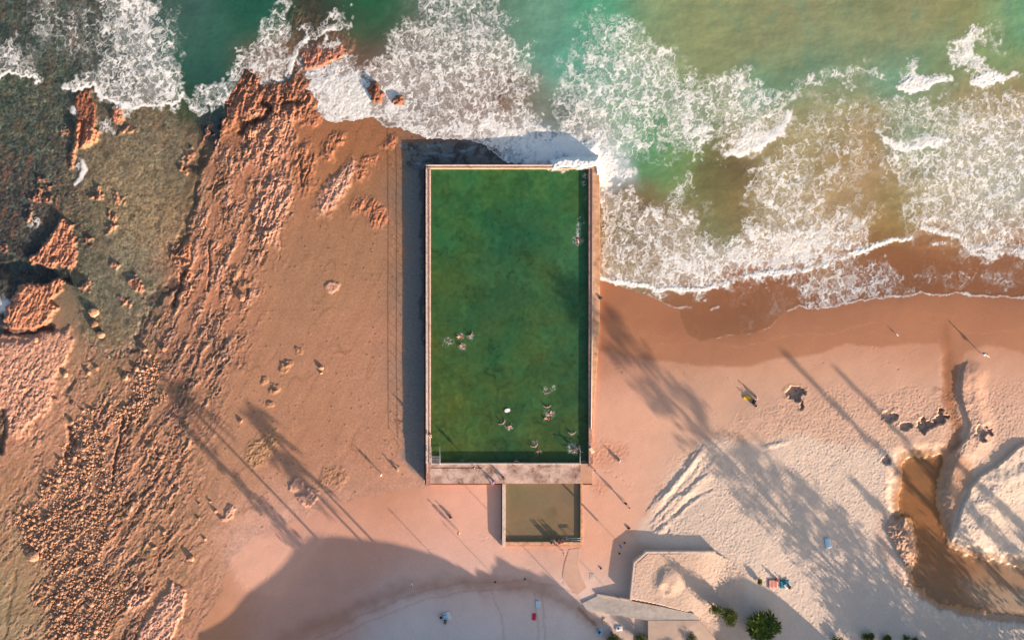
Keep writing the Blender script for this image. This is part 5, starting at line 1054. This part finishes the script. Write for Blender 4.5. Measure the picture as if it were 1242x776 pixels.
# ================================================================== BOULDERS
rk = simple_mat('loose sandstone', alb(206, 138, 102), .9, .28, 2.2, alb(234, 180, 146), .05, pos='Object'); rk2 = simple_mat('brown stone', alb(176, 122, 92), .9, .25, 2.5, alb(220, 168, 138), .05); rkd = simple_mat('dark wet stone', (.03, .028, .026), .6, .3, 3)
for mt in (rk, rk2):
    nt = mt.node_tree; b_ = nt.nodes['Principled BSDF']; src = b_.inputs['Base Color'].links[0].from_socket; ge = N(nt, 'ShaderNodeNewGeometry'); oi = N(nt, 'ShaderNodeObjectInfo'); ad = N(nt, 'ShaderNodeMath', operation='ADD'); fr = N(nt, 'ShaderNodeMath', operation='FRACT')
    nt.links.new(ge.outputs['Random Per Island'], ad.inputs[0]); nt.links.new(oi.outputs['Random'], ad.inputs[1]); nt.links.new(ad.outputs[0], fr.inputs[0]); mr_ = N(nt, 'ShaderNodeMapRange'); mr_.inputs['To Min'].default_value = .55; mr_.inputs['To Max'].default_value = 1.12; nt.links.new(fr.outputs[0], mr_.inputs['Value'])
    sc_ = N(nt, 'ShaderNodeVectorMath', operation='SCALE'); nt.links.new(src, sc_.inputs[0]); nt.links.new(mr_.outputs[0], sc_.inputs['Scale']); nt.links.new(sc_.outputs[0], b_.inputs['Base Color'])
def rock_mesh(seed, mat, flat=.7, sub=2):
    bm = bmesh.new(); bmesh.ops.create_icosphere(bm, subdivisions=sub, radius=1); rr = random.Random(seed)
    pl = [(Vector((rr.gauss(0, 1), rr.gauss(0, 1), rr.gauss(0, .8))).normalized(), rr.uniform(.55, .9)) for _ in range(9)]
    st = (rr.uniform(.8, 1.25), rr.uniform(.7, 1.0), flat * rr.uniform(.8, 1.2))
    for v in bm.verts:
        for n, d in pl:
            e = v.co.dot(n) - d
            if e > 0: v.co -= n * e * .9
        v.co = Vector((v.co.x * st[0], v.co.y * st[1], v.co.z * st[2])) * (1 + .05 * (rr.random() - .5))
    me = bpy.data.meshes.new('boulder'); bm.to_mesh(me); bm.free(); me.materials.append(mat); return me
RM = [rock_mesh(500 + i, (rk, rk2)[i % 3 == 2]) for i in range(12)]
rnd = random.Random(7)
def boulder(px, py, r, label, group=None, hz=1.0, me=None):
    z = ground_at(px, py); o = link('boulder', me or rnd.choice(RM), None, W(px, py, z + r * .25)); o.rotation_euler = (rnd.uniform(-.3, .3), rnd.uniform(-.3, .3), rnd.uniform(0, 6.3)); o.scale = (r, r * rnd.uniform(.8, 1.1), r * hz)
    return tag(o, label, 'boulder', group)
for x, y, r, hz, lb in ((293,361,.95,.75,'dark sided boulder alone at the edge of the ridged beds left of the smooth platform'),(390,446,.5,1,'pale boulder on the smooth platform with a smaller stone below it'),(389.5,452.5,.32,1,'small stone just below the pale boulder on the smooth platform'),(232,677,.68,1.1,'pink boulder casting a long shadow on bare sandy rock low on the platform'),
    (187,664,.55,1,'boulder beside the strip of broken ledges left of the pink boulder'),(208,588,.42,1.2,'upright pale boulder right of the boulder field with a sharp shadow'),(216,594,.34,.9,'small flat stone just right of the upright pale boulder'),(179.5,576,.38,1,'whitish stone left of the upright pale boulder'),(186.5,569.5,.4,1.1,'stone with a dark shadow above the whitish stone'),
    (196,553,.55,.8,'flat topped stone on bare rock above the whitish stone'),(205.5,529,.42,.9,'pale stone close to the faint pine shadow on the platform'),(182,541,.75,.7,'low pink boulder at the right edge of the red ridges'),(249,654,.32,1.1,'small white stone alone on bare rock left of the pink sand'),(199,645,.6,.7,'low pink boulder right of the broken ledges'),
    (113,380,1.05,.8,'largest round boulder at the top of the boulder chain on the weedy flat'),(115,393,.95,.7,'middle boulder of the chain on the weedy flat'),(122.5,406,1.0,.8,'orange lowest boulder of the chain on the weedy flat'),(108,452,.5,1,'pale pink round stone below the weedy flat'),(79,454,.65,.8,'pink boulder with a dark hollow beside the pink slabs'),(68,485,.6,.7,'broken pink stone in the brown gravel right of the pink slabs'),
    (292,511,.5,.9,'boulder lying in the soft crown shadow on the smooth platform'),(166,609,.45,1,'dark sided stone right of the lower ridges'),(154,627,.4,1,'pale pair stone at the right rim of the boulder field'),(261.5,620,.4,1,'stone beside the weed patch on the lower platform'),(255,608,.34,1,'dark stone above the stone by the weed patch'),(241.5,611,.3,1,'small dark stone at the end of a thin dark streak'),(241,628.5,.3,1,'small brown stone on bare rock left of the weed patch'),(270,630,.42,.9,'brown stone left of the pale crusted patch'),
    (87,512,.6,.8,'orange stone at the head of the dark notch in the boulder field'),(57,592,.7,.6,'flat pink slab lying at the left edge of the boulder field'),(40,674,1.3,.45,'broad pink slab lying in the middle of the lower boulder field'),(31,461,.3,1,'small stone on the pink slabs at the left edge'),(43,412,.6,.9,'rounded knob of rock on the pink slabs below the dark gully'),(118,447,.5,.9,'dark holed stone in the gravel below the boulder chain'),
    (152,458,.7,.8,'round grey boulder at the top of the grey rubble'),(176,424,.7,.9,'grey round boulder beside the dark pool in the rubble'),(199,423,.6,.9,'pink boulder at the right of the grey rubble'),(181,431,.55,.9,'grey boulder below the round grey one beside the dark pool'),(165,447,.6,.9,'grey boulder low in the middle of the rubble')):
    boulder(x, y, r, lb, hz=hz, me=RM[rnd.choice((0, 1, 3, 4, 6, 7, 9, 10))])
mask_r = bil(M_rub, G.X[::2, ::2], G.Y[::2, ::2], G.xa[0], G.ya[0], G.st)
cand = np.argwhere((mask_r > .45) & (G.X[::2, ::2] > 0) & (G.Y[::2, ::2] < 778) & (G.Y[::2, ::2] > 400)); rs = np.random.RandomState(3); rs.shuffle(cand)
picks = []; cell = {}
for j, i in cand:
    x = float(G.X[::2, ::2][j, i]) + rs.uniform(-1, 1); y = float(G.Y[::2, ::2][j, i]) + rs.uniform(-1, 1); r = (.15 + .30 * rs.rand() ** 2.2) * (1.7 if rs.rand() < .035 else 1)
    pr = r * S * .85; kx, ky = int(x // 8), int(y // 8); ok = True
    for a in (-1, 0, 1):
        for b in (-1, 0, 1):
            for (x2, y2, r2) in cell.get((kx + a, ky + b), ()):
                if (x - x2) ** 2 + (y - y2) ** 2 < (pr + r2) ** 2 * .8: ok = False
    if not ok: continue
    cell.setdefault((kx, ky), []).append((x, y, pr)); picks.append((r, x, y))
    if len(picks) > 1500: break
picks.sort(reverse=True)
for r, x, y in picks[:255]: boulder(x, y, r, 'reddish sandstone boulder among many in the boulder field on the rock platform', 'boulders of the boulder field', rnd.uniform(.8, 1.2))
mb = MB(); low = [rock_mesh(700 + i, rk, .7, 1) for i in range(6)]
for r, x, y in picks[255:]:
    me = rnd.choice(low); p = W(x, y, ground_at(x, y) + r * .2); a = Matrix.Rotation(rnd.uniform(0, 6.3), 3, 'Z')
    mb.add([p + (a @ v.co) * r for v in me.vertices], [tuple(f.vertices) for f in me.polygons])
tag(mb.build('loose_stones', rk), 'mass of small reddish stones between the boulders on the platform', kind='stuff')
for x, y, r, lb in ((636.5,702,.2,'small black stone in the shade, nearer the small pool of two'),(600.5,705.5,.2,'small black stone in the shade, farther from the small pool of two'),(751.5,671,.24,'black stone in the shadow left of the retaining wall'),(763,640.5,.3,'dark stone just above the shadow of the retaining wall'),(729,689,.2,'black stone on lit sand above the concrete ramp'),(757.5,658,.22,'dark stone at the top of the retaining wall shadow'),(727.8,362,.45,'black boulder lodged against the seaward side of the pool wall')):
    boulder(x, y, r, lb, me=[rock_mesh(900, rkd)][0])
bpy.data.objects[[o.name for o in bpy.data.objects if o.get('label', '').startswith('black boulder lodged')][0]].location.z = 1.35
# ================================================================== PLANTS
bark = simple_mat('bark', (.09, .06, .04), .9, .3, 4); leafm = simple_mat('green leaves', (.06, .11, .022), .7, .45, 1.5, (.19, .21, .035)); leafd = simple_mat('dark needles', (.018, .04, .012), .8, .4, 1.0, (.04, .07, .018)); dry = simple_mat('dry twigs', (.22, .15, .09), .9, .3, 3)
def leaves(mb, pts, rr, size, up=.3, long=1.8):
    for p in pts:
        a = Vector((rr.gauss(0, 1), rr.gauss(0, 1), rr.gauss(0, .7))).normalized(); b = a.orthogonal().normalized()
        b = (Matrix.Rotation(rr.uniform(0, 6.3), 3, a) @ b) * size * rr.uniform(.6, 1.2); c = a.cross(b).normalized() * b.length / long
        p = Vector(p); mb.add([p - b * .5, p + c * .5, p + b * .5, p - c * .5], [(0, 1, 2, 3)])
def bush(px, py, r, h, label, seed, n=1500, lobes=9, size=.22, cat='bush', dz=0):
    rr = random.Random(seed); z = ground_at(px, py) + dz
    t = thing('shrub', label, cat, W(px, py, z)); mb = MB(); st = MB()
    for k in range(lobes):
        a = rr.uniform(0, 6.3); d = r * rr.uniform(.1, .62); cz = h * rr.uniform(.35, .75); q = r * rr.uniform(.32, .5); c = Vector((d * math.cos(a), d * math.sin(a), cz))
        st.tube([(0, 0, -.1), (c.x * .5, c.y * .5, cz * .5), c], [.07, .045, .02], 5)
        pts = []
        for _ in range(n // lobes):
            u = Vector((rr.gauss(0, 1), rr.gauss(0, 1), rr.gauss(0, 1))).normalized() * q * rr.uniform(.55, 1.08); u.z *= h / r * .75
            if c.z + u.z > .03: pts.append(c + u)
        leaves(mb, pts, rr, size)
    st.build('stem', bark, t); mb.build('foliage', leafm, t); return t
bladem = simple_mat('bright green blades', (.08, .14, .025), .65, .4, 1.5, (.22, .26, .04))
def spiky(px, py, r, h, label, seed):
    rr = random.Random(seed); t = thing('shrub', label, 'bush', W(px, py, ground_at(px, py))); mb = MB(); st = MB()
    for k in range(16):
        a = rr.uniform(0, 6.3); d = r * .62 * math.sqrt(rr.random()); c = Vector((d * math.cos(a), d * math.sin(a), h * rr.uniform(.35, .9)))
        st.tube([(c.x * .4, c.y * .4, -.1), c], [.08, .05], 5)
        for j in range(44):
            b = rr.uniform(0, 6.3); e = rr.uniform(-.1, .9); L = r * rr.uniform(.26, .46); dv = Vector((math.cos(b) * math.cos(e), math.sin(b) * math.cos(e), math.sin(e))); sd = dv.cross(Vector((0, 0, 1))).normalized() * .13
            m1 = c + dv * L * .55; tip = c + dv * L - Vector((0, 0, .25 * L))
            mb.add([c - sd * .6, c + sd * .6, m1 + sd, tip, m1 - sd], [(0, 1, 2, 3, 4)])
    st.build('stem', bark, t); mb.build('foliage', bladem, t); return t
bush(864.5, 734, 1.15, 3.3, 'smaller dark green round bush of the touching pair beside the terrace', 1); bush(880.5, 742, 1.75, 2.9, 'larger dark green round bush of the touching pair beside the terrace', 2, 2600, 12)
bush(885.5, 753.5, .75, .6, 'small low bush just below the touching pair', 3, 500, 5); bush(920.5, 703, .85, .8, 'small yellowish tuft left of the coral picnic mat', 4, 600, 5, .2)
spiky(922, 754, 3.5, 1.7, 'big spiky green bush with arching blades at the bottom', 5)
for i, (x, y, r, h, lb) in enumerate(((744,773,1.7,1.2,'dark bush at the bottom edge between two towels'),(775,775,1.9,1.4,'green bush at the bottom edge below the concrete ramp'),(812,779,1.2,1,'small dark bush at the bottom edge right of the ramp bush'),(836,776,1.8,1.2,'bright green bush at the bottom edge below the terrace'),(1015,777,1.3,1,'green bush cut by the bottom edge right of the spiky bush'),(1051,772,1.3,1,'spiky little green bush at the bottom below the creek pool'),(1073,773,1.1,.9,'brownish bush at the bottom next to the little green one'),(1098,772,.8,.5,'sparse pale bush at the bottom'),(1108,775,.9,.5,'thin grey bush rightmost along the bottom edge'))):
    bush(x, y, r, h, lb, 20 + i, 1100 if h > .6 else 260, 8)
# ---- tall trees and poles standing just south of the picture; the low sun lays their shadows over the beach
def base_for(tx, ty, by, zt):
    L = (by - ty) / .72; return tx + .695 * L, zt + L / S * TANE
def norfolk(tx, ty, by, r, label, seed, zt=.6, r0=.25, dens=1.0, pw=.75):
    bx, top = base_for(tx, ty, by, zt); rr = random.Random(seed); zb = ground_at(bx, min(by, 868)); h = top - zb
    t = thing('norfolk_pine', label, 'tree', (*PL(bx, by), zb)); st = MB(); mb = MB()
    st.tube([(0, 0, -.5), (0, 0, h * .5), (0, 0, h)], [.30, .18, .03], 8); n = int(h * 1.5)
    for i in range(n):
        f = r0 + (1 - r0) * i / (n - 1); rad = r * max(0, 1 - (f - r0) / (1 - r0)) ** pw * rr.uniform(.75, 1.1) + .25
        for k in range(6):
            a = rr.uniform(0, 6.3); d = Vector((math.cos(a), math.sin(a), .12)); s0 = Vector((0, 0, h * f)); st.tube([s0, s0 + d * rad], [.04, .012], 4)
            leaves(mb, [s0 + d * rad * rr.uniform(.25, 1.05) + Vector((rr.gauss(0, .14), rr.gauss(0, .14), rr.gauss(0, .1))) for _ in range(int(14 * dens))], rr, .55, long=2.2)
    st.build('trunk', bark, t); mb.build('crown', leafd, t)
def palm(tx, ty, by, r, label, seed, zt=.4):
    bx, top = base_for(tx, ty, by, zt); rr = random.Random(seed); zb = ground_at(bx, min(by, 868)); h = top - zb
    t = thing('palm_tree', label, 'tree', (*PL(bx, by), zb)); st = MB(); mb = MB(); st.tube([(0, 0, -.5), (.1, 0, h * .5), (0, 0, h)], [.24, .19, .17], 8)
    for k in range(20):
        a = 6.283 * k / 20 + rr.uniform(-.15, .15); e = rr.uniform(-.5, .8); pts = []
        for j in range(9):
            s = j / 8; pts.append(Vector((math.cos(a) * r * s * math.cos(e * .6), math.sin(a) * r * s * math.cos(e * .6), h + r * (math.sin(e) * s - .55 * s * s))))
        st.tube(pts, [.035] * 8 + [.01], 4)
        for j in range(1, 9):
            d = (pts[j] - pts[j - 1]).normalized(); sd = d.cross(Vector((0, 0, 1))).normalized()
            for s in (-1, 1):
                for q in (0, .5):
                    p = pts[j - 1].lerp(pts[j], q); tip = p + sd * s * .7 + d * .3 - Vector((0, 0, .25)); mb.add([p, p + d * .18, tip], [(0, 1, 2)])
    st.build('trunk', bark, t); mb.build('crown', leafm, t)
palm(222, 484, 806, 2.8, 'tall thin palm south of the beach, western one of two', 31); palm(317, 515, 806, 2.5, 'tall thin palm south of the beach, eastern one of two', 32); 
palm(352, 566, 812, 2.4, 'shorter palm south of the beach beside the two tall ones', 44); norfolk(216, 508, 812, 1.7, 'slender Norfolk pine beside the two palms south of the beach', 33, .3, .30, .6); norfolk(672, 338, 830, 4.8, 'tallest Norfolk pine south of the beach', 34, .7, .10, 1.9, .20)
norfolk(962, 440, 835, 1.1, 'thin Norfolk pine south of the creek, western one of two', 35, .8, .2, .5); norfolk(1022, 456, 835, .8, 'thin Norfolk pine south of the creek, eastern one of two', 36, .8, .2, .4)
norfolk(905, 540, 850, 5.4, 'broad Norfolk pine south of the dry sand', 37, 1.2, .15, 1.0, .35); norfolk(958, 575, 850, 4.2, 'medium Norfolk pine south of the towels', 38, 1.3, .1, .8, .35); norfolk(1035, 585, 850, 2.8, 'Norfolk pine south of the creek bend', 39, 1.3, .1)
norfolk(1155, 560, 850, 2.4, 'full Norfolk pine southeast of the creek pool', 40, 1.2, .1, 1.1); norfolk(1100, 545, 850, 1.2, 'narrow Norfolk pine southeast of the creek pool', 41, 1.0, .1, .9); norfolk(1060, 650, 860, 2.2, 'low dense Norfolk pine south of the creek bend', 42, 1.2, .05, 1.2); norfolk(1200, 600, 860, 1.6, 'Norfolk pine furthest east of the beach', 43, 1.2, .1)
for i, (tx, ty, w) in enumerate(((563,587,.05),(485,630,.05),(545,640,.04))):
    bx, top = base_for(tx, ty, 800, .8); zb = ground_at(bx, 800); t = thing('light_pole', 'slim grey light pole on the bank %s' % ('tallest of three, east of the palms', 'west of the others', 'shortest of three, south of the lower beach')[i], 'pole', (*PL(bx, 800), zb))
    mb = MB(); mb.tube([(0, 0, -.4), (0, 0, top - zb)], [w * 1.4, w], 8); mb.build('post', galv, t, True); mb = MB(); mb.ball((0, 0, top - zb), (w * 3, w * 3, w * 2), 8, 6); mb.build('lamp', galv, t, True)
for px, py, hh, lb, bn in ((750,657,3.3,'slim pole with a narrow board standing in the shadow of the retaining wall',1),(737,714.5,1.6,'short thin post standing at the head of the concrete ramp',0)):
    z = ground_at(px, py); t = thing('post', lb, 'post', W(px, py, z)); mb = MB(); mb.tube([(0, 0, -.3), (0, 0, hh)], .035, 8); mb.build('pole', galv, t, True)
    if bn: mb = MB(); mb.box(-.16, .16, -.02, .02, hh * .36, hh * .97, math.radians(45), (0, 0, 0)); mb.build('board', BLUE, t)
for i, (bx, by, r, h, lb) in enumerate(((1120,830,5,6,'spreading coastal tree south of the creek bend'),(1190,850,6,8,'spreading coastal tree south of the creek pool'),(1270,840,6,8.5,'spreading coastal tree at the far southeast corner'))):
    rr = random.Random(60 + i); z = ground_at(bx, min(by, 866)); t = thing('coastal_tree', lb, 'tree', (*PL(bx, by), z)); st = MB(); mb = MB(); st.tube([(0, 0, -.5), (.1, .1, h * .4), (0, 0, h * .7)], [.3, .22, .1], 8)
    for k in range(26):
        a = rr.uniform(0, 6.3); d = r * .75 * math.sqrt(rr.random()); c = Vector((d * math.cos(a), d * math.sin(a), h * rr.uniform(.45, .95) * (1 - .25 * d / r))); st.tube([(0, 0, h * .35), c], [.08, .03], 5)
        leaves(mb, [c + Vector((rr.gauss(0, 1), rr.gauss(0, 1), rr.gauss(0, .7))) * r * .16 for _ in range(90)], rr, .5)
    st.build('trunk', bark, t); mb.build('crown', leafd, t)

# ================================================================== LIGHT AND CAMERA
wd = bpy.data.worlds.new('World'); SC.world = wd; wd.use_nodes = True
sky = wd.node_tree.nodes.new('ShaderNodeTexSky'); sky.sky_type = 'NISHITA'; sky.sun_disc = False; sky.dust_density = 2.4
sdir = Vector((.695, -.72, TANE)).normalized()
sky.sun_elevation = EL; sky.sun_rotation = math.atan2(sdir.x, sdir.y)
wd.node_tree.links.new(sky.outputs[0], wd.node_tree.nodes['Background'].inputs['Color']); wd.node_tree.nodes['Background'].inputs['Strength'].default_value = .10
sl = bpy.data.lights.new('sun', 'SUN'); sl.energy = 4.8; sl.angle = math.radians(.5); sl.color = (1, .79, .60)
so = bpy.data.objects.new('sun', sl); COL.objects.link(so); so.rotation_euler = sdir.to_track_quat('Z', 'Y').to_euler(); so.location = (60, -60, 60)
cam = bpy.data.cameras.new('camera'); cam.sensor_width = 36; cam.lens = 36 * HC / (1242 / S); cam.clip_start = 1; cam.clip_end = 20000
co_ = bpy.data.objects.new('camera', cam); COL.objects.link(co_); co_.location = (0, 0, HC); SC.camera = co_
SC.view_settings.view_transform = 'Standard'; SC.view_settings.look = 'None'; SC.view_settings.gamma = 1; SC.view_settings.use_curve_mapping = False; SC.view_settings.exposure = 1.27
